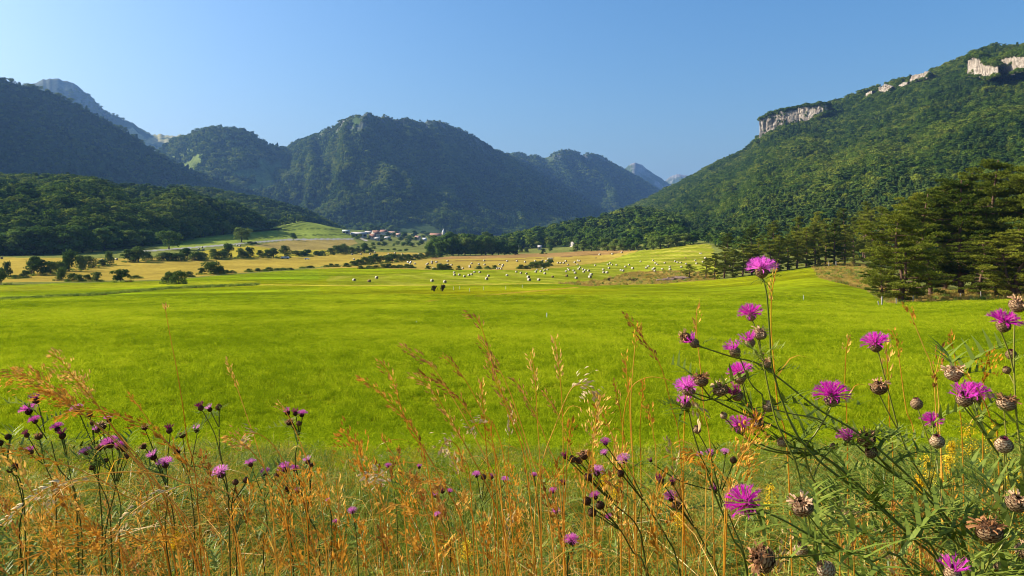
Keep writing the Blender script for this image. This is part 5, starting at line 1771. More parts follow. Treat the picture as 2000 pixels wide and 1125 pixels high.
knapweed('tall upright knapweed at the right border with dried head over pink flower', 1.08,
         [(1982, 615), (1980, 690), (1982, 760), (1987, 830), (1995, 900), (2003, 1000), (2015, 1150)],
         [('d', 1981, 590, 38, [(1982, 612)], 0.0), ('f', 1958, 622, 58, [(1955, 648), (1971, 690), (1980, 728)], -0.02), ('b', 1972, 690, 24, [(1976, 704), (1981, 720)], 0.01), ('b', 1967, 721, 18, [(1973, 734), (1981, 750)], 0.01),
          ('d', 1959, 781, 42, [(1962, 803), (1965, 850), (1969, 930), (1995, 1010)], 0.0), ('b', 1958, 865, 38, [(1961, 886), (1963, 940), (1968, 1000), (2000, 1060)], -0.02)], leaves=24, group=G1)
knapweed('knapweed with wine coloured and pink heads under a brown dried head', 1.14,
         [(1867, 748), (1880, 790), (1905, 822), (1930, 860), (1955, 900), (1961, 960), (1955, 1050), (1962, 1150)],
         [('d', 1858, 724, 40, [(1866, 746)], 0), ('v', 1873, 771, 48, [(1888, 792), (1910, 825), (1935, 866)], -0.02), ('f', 1905, 762, 54, [(1902, 786), (1915, 826), (1942, 878)], 0.03)], leaves=26, group=G1)
knapweed('nearest knapweed with a huge shaggy magenta flower low in front', 1.0,
         [(1478, 994), (1530, 1016), (1590, 1050), (1640, 1072), (1700, 1095), (1790, 1140)],
         [('f', 1446, 975, 72, [(1468, 988), (1478, 994)], -0.03), ('d', 1565, 982, 52, [(1579, 1006), (1610, 1045), (1650, 1078)], -0.02), ('d', 1484, 1084, 62, [(1515, 1090), (1570, 1086), (1645, 1075)], -0.05), ('b', 1560, 1070, 32, [(1566, 1087), (1600, 1120), (1690, 1130)], 0.03),
          ('b', 1614, 1108, 42, [(1630, 1128), (1700, 1140)], -0.02)], leaves=28, leaf_len=0.095, group=G1)
knapweed('low knapweed in the bottom right corner with pinkish ragged dried heads', 0.98,
         [(1972, 1040), (1942, 1088), (1900, 1125), (1850, 1165)],
         [('d', 1984, 975, 48, [(1979, 1002), (1972, 1040)], 0), ('d', 1933, 1029, 60, [(1936, 1056), (1932, 1095), (1910, 1140)], -0.02), ('v', 1855, 1112, 50, [(1860, 1140), (1870, 1170)], -0.04), ('b', 1955, 1108, 30, [(1950, 1130), (1930, 1160)], 0.02), ('d', 1994, 1068, 40, [(1985, 1095), (1960, 1140)], 0.03)], leaves=28, leaf_len=0.095, group=G1)

G2 = 'small knapweeds on the left'
SM = [
    ('small knapweed with a lilac flower at the far left, highest of its cluster', 1.75, [(100, 862), (120, 912), (135, 960), (150, 1060)], [('f', 55, 797, 30, [(62, 815), (85, 850)]), ('v', 70, 779, 21, [(76, 795), (88, 845)]), ('f', 67, 818, 22, [(76, 835), (92, 858)])]),
    ('small knapweed with three dull wine heads under the far left lilac flower', 1.8, [(88, 908), (105, 960), (112, 1050)], [('v', 52, 847, 16, [(60, 862), (82, 900)]), ('d', 76, 850, 18, [(80, 870), (87, 905)]), ('v', 57, 881, 18, [(66, 893), (84, 906)])]),
    ('thin knapweed with dark round buds at the left border', 1.8, [(12, 900), (30, 950), (45, 1060)], [('b', 17, 852, 14, [(18, 866), (14, 898)]), ('b', 1, 864, 14, [(4, 880), (11, 898)])]),
    ('low knapweed with paired blackish buds near the left border', 1.7, [(32, 932), (48, 985), (60, 1060)], [('b', 32, 909, 16, [(32, 920), (32, 930)]), ('b', 20, 916, 15, [(25, 926), (31, 931)])]),
    ('small knapweed with a lilac flower above a pink fading one', 1.75, [(132, 900), (145, 960), (155, 1060)], [('f', 112, 832, 24, [(118, 850), (130, 895)]), ('v', 122, 848, 20, [(126, 862), (132, 898)])]),
    ('small knapweed with a pink flower half hidden by the big grass plume', 1.8, [(186, 882), (195, 950), (200, 1060)], [('f', 150, 796, 24, [(158, 815), (182, 870)]), ('b', 175, 808, 13, [(178, 822), (185, 875)]), ('b', 180, 825, 11, [(182, 835), (186, 878)])]),
    ('small knapweed with a large dried blackish head behind the arching grass', 1.75, [(206, 882), (214, 950), (220, 1060)], [('d', 197, 830, 22, [(202, 845), (206, 878)]), ('v', 189, 839, 15, [(195, 852), (205, 880)]), ('v', 213, 818, 15, [(214, 832), (208, 876)])]),
    ('small knapweed with a violet flower tipped sideways', 1.7, [(190, 935), (205, 985), (215, 1060)], [('f', 167, 880, 24, [(172, 893), (188, 930)]), ('b', 180, 912, 12, [(184, 922), (190, 934)]), ('d', 195, 872, 16, [(197, 888), (192, 930)])]),
    ('small knapweed with a bright magenta flower and side buds left of the dark tuft', 1.7, [(226, 945), (234, 995), (240, 1060)], [('f', 216, 861, 32, [(219, 880), (225, 940)]), ('f', 234, 868, 24, [(233, 885), (227, 940)]), ('b', 245, 875, 14, [(243, 888), (229, 940)]), ('b', 248, 890, 12, [(247, 902), (230, 943)]), ('b', 207, 898, 11, [(213, 912), (224, 943)])]),
    ('small knapweed with a spreading violet flower under the arching grass', 1.7, [(328, 960), (334, 1010), (338, 1070)], [('v', 300, 889, 20, [(306, 905), (325, 952)]), ('f', 322, 901, 30, [(326, 922), (328, 956)])]),
    ('small knapweed with a wine head on a dark round cup left of centre left', 1.75, [(322, 930), (330, 985), (335, 1060)], [('v', 330, 838, 19, [(332, 852), (324, 920)]), ('d', 282, 833, 15, [(288, 850), (318, 922)]), ('d', 280, 870, 15, [(288, 880), (319, 926)])]),
    ('small knapweed with russet dried heads right of the arching grass', 1.8, [(368, 930), (372, 985), (375, 1060)], [('d', 356, 848, 16, [(358, 862), (366, 922)]), ('v', 386, 838, 16, [(384, 852), (370, 922)]), ('d', 346, 880, 15, [(350, 892), (366, 928)])]),
    ('knapweed holding three small heads in a row on thin forked stems', 1.7, [(428, 838), (430, 880), (436, 950), (444, 1050)], [('v', 391, 794, 18, [(399, 808), (420, 850), (432, 900)]), ('v', 410, 797, 15, [(414, 808), (427, 834)]), ('b', 427, 794, 15, [(428, 806), (428, 834)])]),
    ('small knapweed with a flat lilac flower in the middle of the left grasses', 1.65, [(452, 985), (458, 1030), (462, 1080)], [('f', 431, 918, 34, [(438, 940), (450, 980)]), ('b', 461, 940, 14, [(459, 952), (453, 982)]), ('b', 481, 937, 14, [(476, 950), (455, 982)])]),
    ('small knapweed with two lilac flowers on short stalks', 1.8, [(516, 975), (520, 1030), (522, 1080)], [('f', 489, 902, 22, [(494, 920), (512, 965)]), ('f', 519, 920, 22, [(519, 935), (517, 970)]), ('b', 540, 927, 12, [(537, 938), (519, 972)])]),
    ('small knapweed with paired violet flowers right of the twin lilac ones', 1.8, [(566, 985), (568, 1030), (570, 1080)], [('f', 557, 910, 27, [(559, 928), (565, 980)]), ('f', 575, 913, 17, [(574, 926), (567, 978)]), ('b', 562, 954, 13, [(563, 964), (566, 984)]), ('v', 581, 958, 13, [(579, 968), (568, 986)])]),
    ('knapweed crowned by five crowded small heads on a tall dark stem', 1.75, [(584, 852), (588, 900), (586, 960), (590, 1060)], [('v', 561, 803, 16, [(566, 815), (582, 846)]), ('v', 577, 805, 15, [(579, 818), (584, 848)]), ('f', 590, 806, 20, [(590, 820), (585, 848)]), ('d', 565, 823, 16, [(571, 834), (583, 850)]), ('b', 583, 826, 12, [(584, 836), (584, 850)])]),
    ('small knapweed with a wine head and one dark bud right of the crowded heads', 1.8, [(606, 960), (608, 1010), (610, 1070)], [('v', 602, 899, 16, [(604, 914), (606, 955)]), ('b', 608, 907, 11, [(608, 918), (606, 956)])]),
]
for lab, d0, main, hs in SM:
    knapweed(lab, d0, main, [h + (rng.normal() * 0.02,) for h in hs], 'small', 0.0015, 7, 0.075, G2)
G3 = 'small knapweeds in the middle grasses'
SM3 = [
    ('tiny knapweed with one magenta head low between the tan stalks', 1.9, [(643, 985), (648, 1040)], [('v', 642, 977, 10, [(643, 984)]), ('f', 655, 1017, 12, [(655, 1026), (650, 1045)])]),
    ('tiny knapweed with a bright pink flower left of the centre grasses', 1.8, [(690, 1010), (696, 1075)], [('f', 688, 995, 18, [(689, 1004), (690, 1012)])]),
    ('tiny knapweed with two pale heads at the green edge', 2.2, [(770, 960), (778, 1040)], [('f', 757, 908, 14, [(760, 920), (768, 950)]), ('v', 820, 911, 10, [(815, 925), (775, 970)])]),
    ('small knapweed with magenta heads in the thick of the centre stalks', 1.9, [(940, 985), (945, 1050)], [('f', 930, 925, 18, [(933, 938), (939, 975)]), ('b', 945, 931, 13, [(945, 942), (941, 975)]), ('f', 987, 935, 16, [(983, 948), (945, 985)]), ('v', 960, 930, 12, [(957, 945), (942, 980)])]),
    ('small knapweed with wine heads left of the centre stalks', 1.9, [(868, 1000), (872, 1060)], [('v', 864, 957, 14, [(866, 970), (868, 995)]), ('f', 878, 958, 13, [(876, 970), (869, 995)]), ('v', 850, 966, 14, [(856, 978), (867, 998)]), ('f', 855, 1003, 16, [(858, 1012), (869, 1030)])]),
    ('tiny knapweed with a pale pink head beside the dense tan spikes', 2.0, [(1048, 960), (1056, 1040)], [('f', 1043, 926, 13, [(1044, 936), (1048, 956)])]),
    ('knapweed with three lilac flowers leaning left from dark stems', 1.5, [(1258, 980), (1300, 1050), (1335, 1125)], [('f', 1180, 861, 21, [(1192, 882), (1225, 930), (1254, 975)]), ('f', 1180, 882, 17, [(1190, 898), (1225, 940), (1256, 978)]), ('f', 1217, 893, 26, [(1226, 912), (1255, 970)]), ('b', 1212, 923, 16, [(1222, 935), (1256, 976)])]),
    ('knapweed with black cups and an orange tipped head amid tan spikes', 1.5, [(1200, 985), (1235, 1030), (1265, 1100)], [('f', 1163, 917, 30, [(1172, 940), (1197, 980)]), ('d', 1140, 886, 24, [(1152, 910), (1195, 975)]), ('b', 1118, 895, 17, [(1130, 910), (1190, 975)]), ('b', 1131, 898, 16, [(1142, 914), (1194, 978)]), ('v', 1103, 890, 15, [(1118, 906), (1188, 974)]), ('b', 1150, 930, 19, [(1160, 944), (1198, 983)])]),
    ('low knapweed with clustered black buds and a purple flower', 1.45, [(1212, 1035), (1240, 1080), (1260, 1130)], [('f', 1161, 966, 22, [(1170, 985), (1207, 1028)]), ('b', 1145, 978, 20, [(1158, 992), (1206, 1030)]), ('b', 1171, 985, 20, [(1180, 997), (1209, 1032)]), ('b', 1155, 1000, 20, [(1168, 1008), (1208, 1034)]), ('f', 1188, 1007, 14, [(1195, 1016), (1211, 1036)])]),
    ('knapweed with two magenta flowers on black cups left of the big knapweeds', 1.45, [(1358, 1030), (1390, 1080), (1410, 1130)], [('v', 1290, 934, 20, [(1300, 952), (1350, 1020)]), ('v', 1312, 940, 16, [(1320, 956), (1354, 1022)]), ('f', 1307, 967, 28, [(1318, 985), (1355, 1027)]), ('d', 1320, 985, 24, [(1332, 1000), (1357, 1032)])]),
    ('single ragged magenta flower low at the bottom middle', 1.35, [(1118, 1075), (1122, 1130)], [('f', 1117, 1051, 30, [(1118, 1068), (1118, 1076)])]),
    ('faint pink knapweed behind the dense tan spikes', 1.9, [(1098, 1055), (1105, 1100)], [('f', 1081, 956, 17, [(1084, 970), (1096, 1040)]), ('f', 1086, 996, 17, [(1088, 1008), (1097, 1050)]), ('v', 1100, 942, 13, [(1100, 956), (1098, 1040)])]),
    ('dark knapweed tangle with small pink heads behind the pale split grass', 1.5, [(1405, 965), (1440, 1040), (1465, 1120)], [('v', 1270, 899, 10, [(1278, 908), (1330, 940), (1400, 960)]), ('f', 1385, 882, 18, [(1390, 896), (1404, 955)]), ('f', 1366, 886, 15, [(1373, 900), (1402, 958)]), ('f', 1416, 880, 17, [(1416, 896), (1407, 955)]), ('v', 1393, 955, 18, [(1398, 962), (1405, 968)]), ('b', 1432, 897, 16, [(1430, 910), (1410, 958)])]),
]
for lab, d0, main, hs in SM3:
    knapweed(lab, d0, main, [h + (rng.normal() * 0.02,) for h in hs], 'small', 0.0015, 5, 0.07, G3)


# ---------------------------------------------------------------- dry grasses
def stalk(label, pts, d, headpx, fat=1.0, mat=None, hmat=None, group=None, r0=0.0014, loose=0.5, name='dry_stalk', spread=0.05, kind='spike'):
    """A dry stalk through pts (from its tip down) at depth d, with a seed head over the first headpx of it."""
    q = [P(x, y, d + spread * k / max(1, len(pts))) for k, (x, y) in enumerate(pts)]
    last, prev = q[-1], q[-2]
    gx = last[0] + np.clip((last[0] - prev[0]) * 1.2, -0.3, 0.3)
    gz = float(ground_z(gx, d))
    if last[2] > gz + 0.04:
        q.append(np.array([gx * 0.7 + last[0] * 0.3, d + spread, last[2] * 0.4 + gz * 0.6]))
        q.append(np.array([gx, d + spread, gz - 0.02]))
    c = catmull(q, 12 + 5 * len(q))
    base = c[-1].copy()
    t = empty(name, base)
    s = np.concatenate([[0], np.cumsum(np.linalg.norm(np.diff(c, axis=0), axis=1))])
    mb = MB()
    mb.add(*tube(c - base, r0 * np.clip(0.5 + s / s[-1], 0.5, 1.25), 5))
    r = rng
    if r.random() < 0.7 and s[-1] > 0.4:      # a dried leaf off the stalk
        f = 0.45 + 0.35 * r.random()
        i = int(f * (len(c) - 1))
        p = c[i] - base
        a = r.normal()
        L = 0.06 + 0.07 * r.random()
        a = math.copysign(0.5 + 0.5 * abs(a), a)
        blade(mb, catmull([p, p + [0.3 * L * a, 0, 0.35 * L], p + [0.7 * L * a, 0.1 * L, 0.28 * L], p + [1.0 * L * a, 0.1 * L, -0.05 * L]], 8), 0.0022, 0, r=r)
    mb.build('stem', [mat or M_straw], t, True)
    hl = headpx * d / F
    if hl > 0:
        hb = MB()
        n = int(max(8, hl / 0.0036)) if kind == 'spike' else int(max(10, hl / 0.0026))
        for i in range(n):
            f = (i + r.random()) / n
            x = f * hl
            k = min(len(c) - 2, int(np.searchsorted(s, x)))
            p = np.array([np.interp(x, s, c[:, 0]), np.interp(x, s, c[:, 1]), np.interp(x, s, c[:, 2])])
            ax = c[max(0, k - 1)] - c[min(len(c) - 1, k + 1)]
            ax /= np.linalg.norm(ax) + 1e-9
            sd = r.normal(size=3)
            sd -= ax * sd.dot(ax)
            sd /= np.linalg.norm(sd) + 1e-9
            env = math.sin(min(1, 0.15 + f * 0.8) * math.pi) ** 0.6
            m = 1 if kind == 'spike' else 3
            for _ in range(m):
                L = (0.0085 if kind == 'spike' else 0.0062) * (0.65 + 0.55 * fat) * min(1, d / 1.5) * (0.7 + 0.6 * r.random())
                off = sd * fat * env * 0.0046 * (0.4 + loose * r.random() * 2) * (1 if kind == 'spike' else 1.8 * r.random() + 0.3)
                dv = ax + sd * (0.25 + loose * 0.5 * r.random()) + r.normal(size=3) * 0.08
                dv /= np.linalg.norm(dv)
                e = np.cross(dv, sd)
                e /= np.linalg.norm(e) + 1e-9
                w = L * 0.20
                a0 = p + off - base
                v = [a0, a0 + dv * L * 0.45 + e * w, a0 + dv * L, a0 + dv * L * 0.45 - e * w, a0 + dv * L * 0.45 + sd * w * 0.9]
                hb.add(v, [(0, 1, 4), (1, 2, 4), (2, 3, 4), (3, 0, 4)])
                if r.random() < 0.35:
                    hb.add([a0 + dv * L, a0 + dv * L * 0.9 + e * 0.0004, a0 + dv * L * 1.7 + r.normal(size=3) * 0.001], [(0, 1, 2)])
        hb.build('seed_head', [hmat or M_seed], t)
    t['kind'] = 'thing'
    return tag(t, label, 'dry grass', group)


TR = [
    # left: the big leaning plume and the arches
    ('uppermost tan plume bending over the left border', [(-6, 738), (45, 733), (90, 755), (130, 785), (190, 832), (280, 920), (370, 1060)], 1.45, 150, 2.2, 'o', None),
    ('second plume strand tucked under the uppermost one on the left', [(28, 726), (60, 738), (110, 768), (150, 800), (215, 850), (300, 935), (380, 1070)], 1.43, 130, 2.0, 'o', None),
    ('third thick plume strand below the lilac flower on the left', [(75, 768), (110, 775), (150, 800), (190, 832), (260, 895), (330, 970), (400, 1090)], 1.47, 95, 2.0, 'o', None),
    ('loose drooping tan panicle behind the big left plume', [(97, 692), (120, 705), (145, 738), (168, 765), (200, 805), (260, 890), (330, 1000)], 1.6, 120, 1.6, 'o', None),
    ('short panicle with a hooked side spray over the left flowers', [(122, 732), (150, 735), (172, 760), (190, 790), (230, 850), (300, 960)], 1.62, 70, 1.5, 'o', None),
    ('long arching tan seed head crossing the left flowers', [(108, 815), (145, 803), (190, 802), (240, 815), (290, 836), (330, 868), (385, 930), (430, 1000), (465, 1090)], 1.35, 290, 1.9, 's', None),
    ('lower tan arch running out of the left border', [(-10, 879), (30, 880), (70, 891), (120, 906), (160, 920), (230, 960), (330, 1060)], 1.3, 130, 1.5, 's', None),
    ('bleached flat blade rising from the left border', [(-8, 1033), (40, 995), (90, 955), (140, 938), (200, 925), (270, 922), (340, 935), (420, 985), (470, 1090)], 1.2, 160, 1.5, 's', M_pale),
    ('bleached drooping blade crossing the middle of the left grasses', [(224, 1045), (250, 1008), (290, 978), (335, 955), (380, 946), (440, 960), (500, 1010), (540, 1100)], 1.2, 150, 1.6, 's', M_pale),
    ('short bleached blade beside the left arch', [(95, 985), (120, 958), (160, 940), (230, 950), (300, 1000), (350, 1090)], 1.25, 90, 1.4, 's', M_pale),
    ('very thin tall reddish stalk standing alone on the left', [(322, 598), (333, 660), (346, 725), (358, 800), (366, 860), (385, 960)], 1.7, 8, 0.8, 's', None),
    ('thin leaning stalk with a small spike over the left green', [(443, 703), (452, 728), (464, 760), (482, 812), (505, 880), (530, 980)], 1.8, 62, 1.1, 's', None),
    ('thin curved spike above the left russet heads', [(252, 768), (268, 790), (290, 820), (330, 870), (380, 960)], 1.7, 45, 1.0, 's', None),
    ('bent russet tip beside the five headed knapweed', [(540, 788), (555, 800), (572, 830), (600, 900), (630, 1000)], 1.6, 30, 1.0, 's', None),
    ('bleached nodding oat between the left and middle grasses', [(467, 868), (480, 848), (510, 850), (545, 885), (580, 960), (610, 1050)], 1.6, 45, 1.6, 'o', M_pale),
    ('pale hooked panicle in the left foreground', [(440, 852), (462, 858), (490, 880), (525, 930), (560, 1020)], 1.4, 60, 1.8, 'o', None),
    ('low broad tan panicle sweeping left along the bottom', [(35, 1098), (80, 1080), (130, 1068), (190, 1075), (250, 1110)], 1.15, 160, 2.0, 'o', None),
    ('heavy tan panicle low on the left above the corner', [(95, 1030), (150, 1028), (200, 1050), (240, 1100)], 1.2, 110, 2.0, 'o', None),
    ('tan panicle bowing over the lower left middle', [(180, 1060), (230, 1048), (280, 1060), (330, 1110)], 1.2, 110, 1.8, 'o', None),
    ('tan hanging panicle beside the lower left centre', [(290, 1052), (330, 1048), (380, 1070), (410, 1125)], 1.2, 90, 1.8, 'o', None),
    ('upright dense feathery spike left of centre', [(590, 925), (597, 965), (600, 1010), (602, 1100)], 1.3, 75, 2.4, 'o', None),
    # middle
    ('tan stalk with the highest hooked tip in the middle', [(908, 613), (925, 617), (938, 634), (946, 656), (958, 700), (990, 800), (1030, 930)], 1.55, 55, 1.5, 's', 'r'),
    ('long russet head just below the highest middle tip', [(932, 660), (945, 675), (962, 700), (982, 735), (1005, 790), (1040, 900), (1075, 1020)], 1.5, 90, 1.5, 's', 'r'),
    ('broad loose head left of the tallest middle stalks', [(783, 672), (808, 690), (832, 706), (852, 726), (880, 770), (930, 860), (980, 990)], 1.55, 90, 1.5, 's', 'r'),
    ('leftmost long russet head of the middle fan', [(703, 739), (730, 758), (760, 785), (795, 820), (830, 880), (875, 960), (910, 1060)], 1.5, 170, 1.5, 's', None),
    ('pale nodding head crossing the leftmost middle heads', [(742, 707), (756, 722), (768, 745), (780, 785), (800, 840), (840, 940)], 1.5, 85, 1.4, 's', None),
    ('russet head running down the centre of the fan', [(800, 735), (828, 748), (852, 772), (878, 818), (915, 880), (960, 970), (990, 1080)], 1.45, 180, 1.5, 's', None),
    ('upper parallel russet head in the centre of the fan', [(815, 730), (848, 742), (880, 764), (908, 795), (940, 850), (975, 930)], 1.5, 140, 1.4, 's', 'r'),
    ('small detached looking dark head over the fan', [(864, 694), (885, 714), (908, 741), (940, 800), (985, 900)], 1.6, 65, 1.2, 's', 'r'),
    ('dense bunched head pointing up right of the fan', [(1083, 660), (1088, 690), (1094, 740), (1098, 800), (1100, 900)], 1.5, 90, 1.6, 's', None),
    ('upright russet head between the fan and the bunched head', [(1036, 688), (1042, 715), (1046, 752), (1050, 830), (1056, 960)], 1.5, 85, 1.4, 's', None),
    ('straight narrow head in the middle of the fan', [(940, 746), (942, 775), (945, 812), (952, 900), (965, 1010)], 1.5, 75, 1.3, 's', None),
    ('russet head rising along the right of the fan', [(953, 700), (968, 745), (988, 785), (1015, 840), (1040, 930), (1055, 1050)], 1.45, 150, 1.5, 's', 'r'),
    ('dark slanting head low in the right of the fan', [(1002, 738), (1020, 765), (1045, 810), (1070, 870), (1095, 970)], 1.5, 100, 1.3, 's', 'r'),
    ('short dark head slanting between the bunched heads', [(1060, 765), (1075, 785), (1092, 815), (1115, 880), (1140, 980)], 1.6, 60, 1.1, 's', 'r'),
    ('tall leaning russet head left of the big knapweeds', [(1220, 615), (1240, 640), (1262, 670), (1290, 715), (1310, 790), (1330, 900)], 1.5, 120, 1.4, 's', 'r'),
    ('pale thin head crossing the tall leaning russet one', [(1254, 636), (1243, 660), (1238, 700), (1232, 790), (1236, 900), (1242, 1010)], 1.5, 50, 1.2, 's', None),
    ('upright thin head with russet spikelets in the right middle', [(1220, 692), (1224, 730), (1228, 765), (1232, 850), (1238, 960)], 1.55, 85, 1.3, 's', None),
    ('short narrow head left of the right middle group', [(1198, 742), (1206, 775), (1215, 830), (1225, 930)], 1.6, 60, 1.0, 's', 'r'),
    ('straight pale spike with a rounded club tip', [(1266, 792), (1271, 815), (1276, 850), (1282, 930)], 1.4, 55, 1.6, 's', None),
    ('thin upright spike beside the club tipped one', [(1255, 745), (1254, 780), (1250, 840), (1252, 950)], 1.5, 50, 1.0, 's', None),
    ('long arched pale stalk with a bleached nodding tuft', [(1160, 775), (1148, 757), (1130, 752), (1112, 765), (1085, 830), (1060, 900), (1045, 1000)], 1.4, 55, 2.0, 'o', M_pale),
    ('tan stalk falling right from beneath the nodding tuft', [(1165, 790), (1180, 815), (1200, 860), (1235, 930), (1290, 1020)], 1.4, 60, 1.4, 's', None),
    ('dense upright cylinder head in the middle front', [(1116, 824), (1112, 850), (1108, 880), (1105, 950), (1102, 1050)], 1.4, 60, 1.9, 's', None),
    ('slim pale cylinder head right of the dense one', [(1170, 815), (1166, 840), (1158, 870), (1148, 930), (1140, 1030)], 1.4, 55, 1.6, 's', None),
    ('fluffy thick plume left of the middle fan', [(664, 838), (682, 858), (700, 895), (720, 950), (745, 1040)], 1.35, 120, 2.4, 'o', None),
    ('pale curled blade over the left middle', [(710, 935), (735, 925), (765, 950), (790, 1010)], 1.4, 60, 2.0, 'o', M_pale),
    ('pale hooked oat standing in the left middle', [(858, 880), (872, 862), (890, 868), (902, 895), (920, 960)], 1.5, 40, 1.6, 'o', M_pale),
    ('pale wispy oat in front of the fan', [(912, 840), (935, 828), (958, 828), (960, 850), (970, 950)], 1.45, 45, 1.4, 'o', M_pale),
    ('nodding tan panicle in the lower middle', [(800, 952), (830, 940), (870, 945), (900, 975), (930, 1050)], 1.35, 80, 1.9, 'o', None),
    ('tan panicle low on the left of the middle fan', [(745, 1000), (775, 985), (820, 1005), (850, 1060)], 1.3, 90, 2.0, 'o', None),
    # right
    ('thin stalk rising behind the drying double head', [(1361, 603), (1360, 630), (1362, 665), (1368, 720), (1375, 800), (1390, 920)], 1.35, 60, 1.3, 's', None),
    ('yellow grass stalk hugging the tallest knapweed stem', [(1518, 522), (1512, 545), (1507, 580), (1506, 640), (1511, 705), (1520, 800), (1540, 920)], 1.2, 75, 1.2, 's', None),
    ('curved tan stalk over the right green, tip near the post', [(1771, 597), (1778, 612), (1789, 640), (1805, 680), (1820, 720), (1835, 820)], 1.4, 50, 1.3, 's', None),
    ('short tan head left of the bright right flower', [(1660, 655), (1655, 675), (1652, 700), (1650, 770), (1655, 860)], 1.4, 45, 1.2, 's', None),
    ('thin tan stalk right of the bright right flower', [(1742, 645), (1752, 670), (1758, 715), (1770, 800), (1790, 900)], 1.4, 65, 1.1, 's', None),
    ('thin dark headed stalk between the right flowers', [(1855, 650), (1860, 672), (1865, 700), (1870, 780), (1880, 880)], 1.5, 40, 1.0, 's', None),
    ('russet head left of the brown dried knapweed', [(1840, 680), (1832, 712), (1826, 750), (1830, 830), (1840, 930)], 1.3, 90, 1.3, 's', 'r'),
    ('pale branched head left of the right border stem', [(1933, 688), (1927, 715), (1922, 745), (1918, 800), (1920, 900)], 1.25, 70, 1.8, 'o', None),
    ('dense russet head behind the bright right flower stem', [(1730, 670), (1733, 710), (1735, 745), (1738, 830), (1745, 930)], 1.35, 85, 1.7, 's', None),
    ('arched tan stalk across the wine coloured heads', [(1868, 715), (1890, 735), (1915, 770), (1935, 820), (1950, 900)], 1.1, 50, 1.2, 's', None),
    ('pale split oat head left of the big knapweeds', [(1372, 830), (1365, 805), (1352, 780), (1350, 765), (1340, 780), (1335, 900)], 1.22, 85, 2.2, 's', M_pale),
    ('long curved green straw passing behind the left knapweeds', [(1322, 748), (1290, 738), (1262, 738), (1235, 755), (1220, 800), (1215, 900)], 1.5, 0, 1.0, 's', None),
    ('dense tan hooked panicle beside the dark knapweed tangle', [(1338, 905), (1352, 888), (1372, 890), (1380, 930), (1378, 1010)], 1.2, 110, 2.6, 'o', None),
    ('bright tan oat spray in front of the low magenta flowers', [(1480, 805), (1470, 835), (1455, 880), (1440, 920), (1420, 1000)], 1.12, 115, 2.2, 'o', None),
    ('second tan oat spray crossing the first', [(1490, 830), (1465, 870), (1440, 905), (1425, 960), (1415, 1040)], 1.1, 110, 2.0, 'o', None),
    ('narrow tan spike standing low in the right greenery', [(1789, 975), (1795, 1010), (1798, 1060), (1799, 1130)], 1.15, 75, 2.0, 's', None),
    ('tan plume behind the pinkish dried head', [(1946, 955), (1935, 985), (1925, 1020), (1915, 1080)], 1.1, 75, 2.2, 's', None),
    ('short tan spike at the lower right', [(1675, 1026), (1672, 1050), (1668, 1090), (1668, 1140)], 1.15, 60, 1.9, 's', None),
    ('leaning tan spike at the lower right beside the short one', [(1686, 1025), (1698, 1060), (1708, 1095), (1712, 1140)], 1.15, 75, 1.9, 's', None),
    ('curled pale head among the right leaves', [(1650, 985), (1640, 1000), (1632, 1020), (1640, 1080)], 1.15, 40, 2.2, 'o', M_pale),
]
for lab, pts, d, hp, fat, kd, mt in TR:
    hm = M_seedred if mt == 'r' else (mt if mt is not None else None)
    stalk(lab, pts, d, hp, fat * 1.0, None, hm, 'dry grasses drawn out above the rest', kind='spike' if kd == 's' else 'oat', loose=0.5 if kd == 's' else 0.9)


def fill(n, x0, x1, tip, lean, dr, label, group, hp=(40, 100), fat=(1.2, 2.3), pw=1.0):
    for i in range(n):
        d = RR.uniform(*dr)
        x = RR.uniform(x0, x1)
        ty = tip[0] + (tip[1] - tip[0]) * RR.random() ** pw
        L = RR.uniform(190, 300)
        ln = RR.gauss(lean, 0.26)
        bow = RR.gauss(0.0, 0.22) + ln * 0.25
        pts = [(x, ty), (x + ln * L * 0.25 - bow * 30, ty + L * 0.22), (x + ln * L * 0.55 - bow * 30, ty + L * 0.55), (x + ln * L * 0.85, ty + L)]
        m = RR.random()
        stalk(label, pts, d, RR.uniform(*hp) * (1.6 / d), RR.uniform(*fat), None, M_seedred if m < 0.25 else (M_pale if m > 0.97 else M_seed), group, r0=0.0010,
              kind='oat' if RR.random() < 0.3 else 'spike', loose=RR.uniform(0.3, 0.9))


fill(60, -60, 620, (860, 1080), 0.45, (1.25, 2.2), 'thin tan dry grass among the crowded stalks on the lower left', 'crowded dry stalks on the lower left', pw=0.6)
fill(88, 600, 1330, (760, 1060), 0.22, (1.25, 2.3), 'thin tan dry grass among the crowded stalks in the lower middle', 'crowded dry stalks in the lower middle', pw=0.55)
fill(30, 1330, 2040, (820, 1090), 0.02, (1.2, 2.0), 'thin tan dry grass among the greenery on the lower right', 'dry stalks in the greenery on the lower right', pw=0.5)


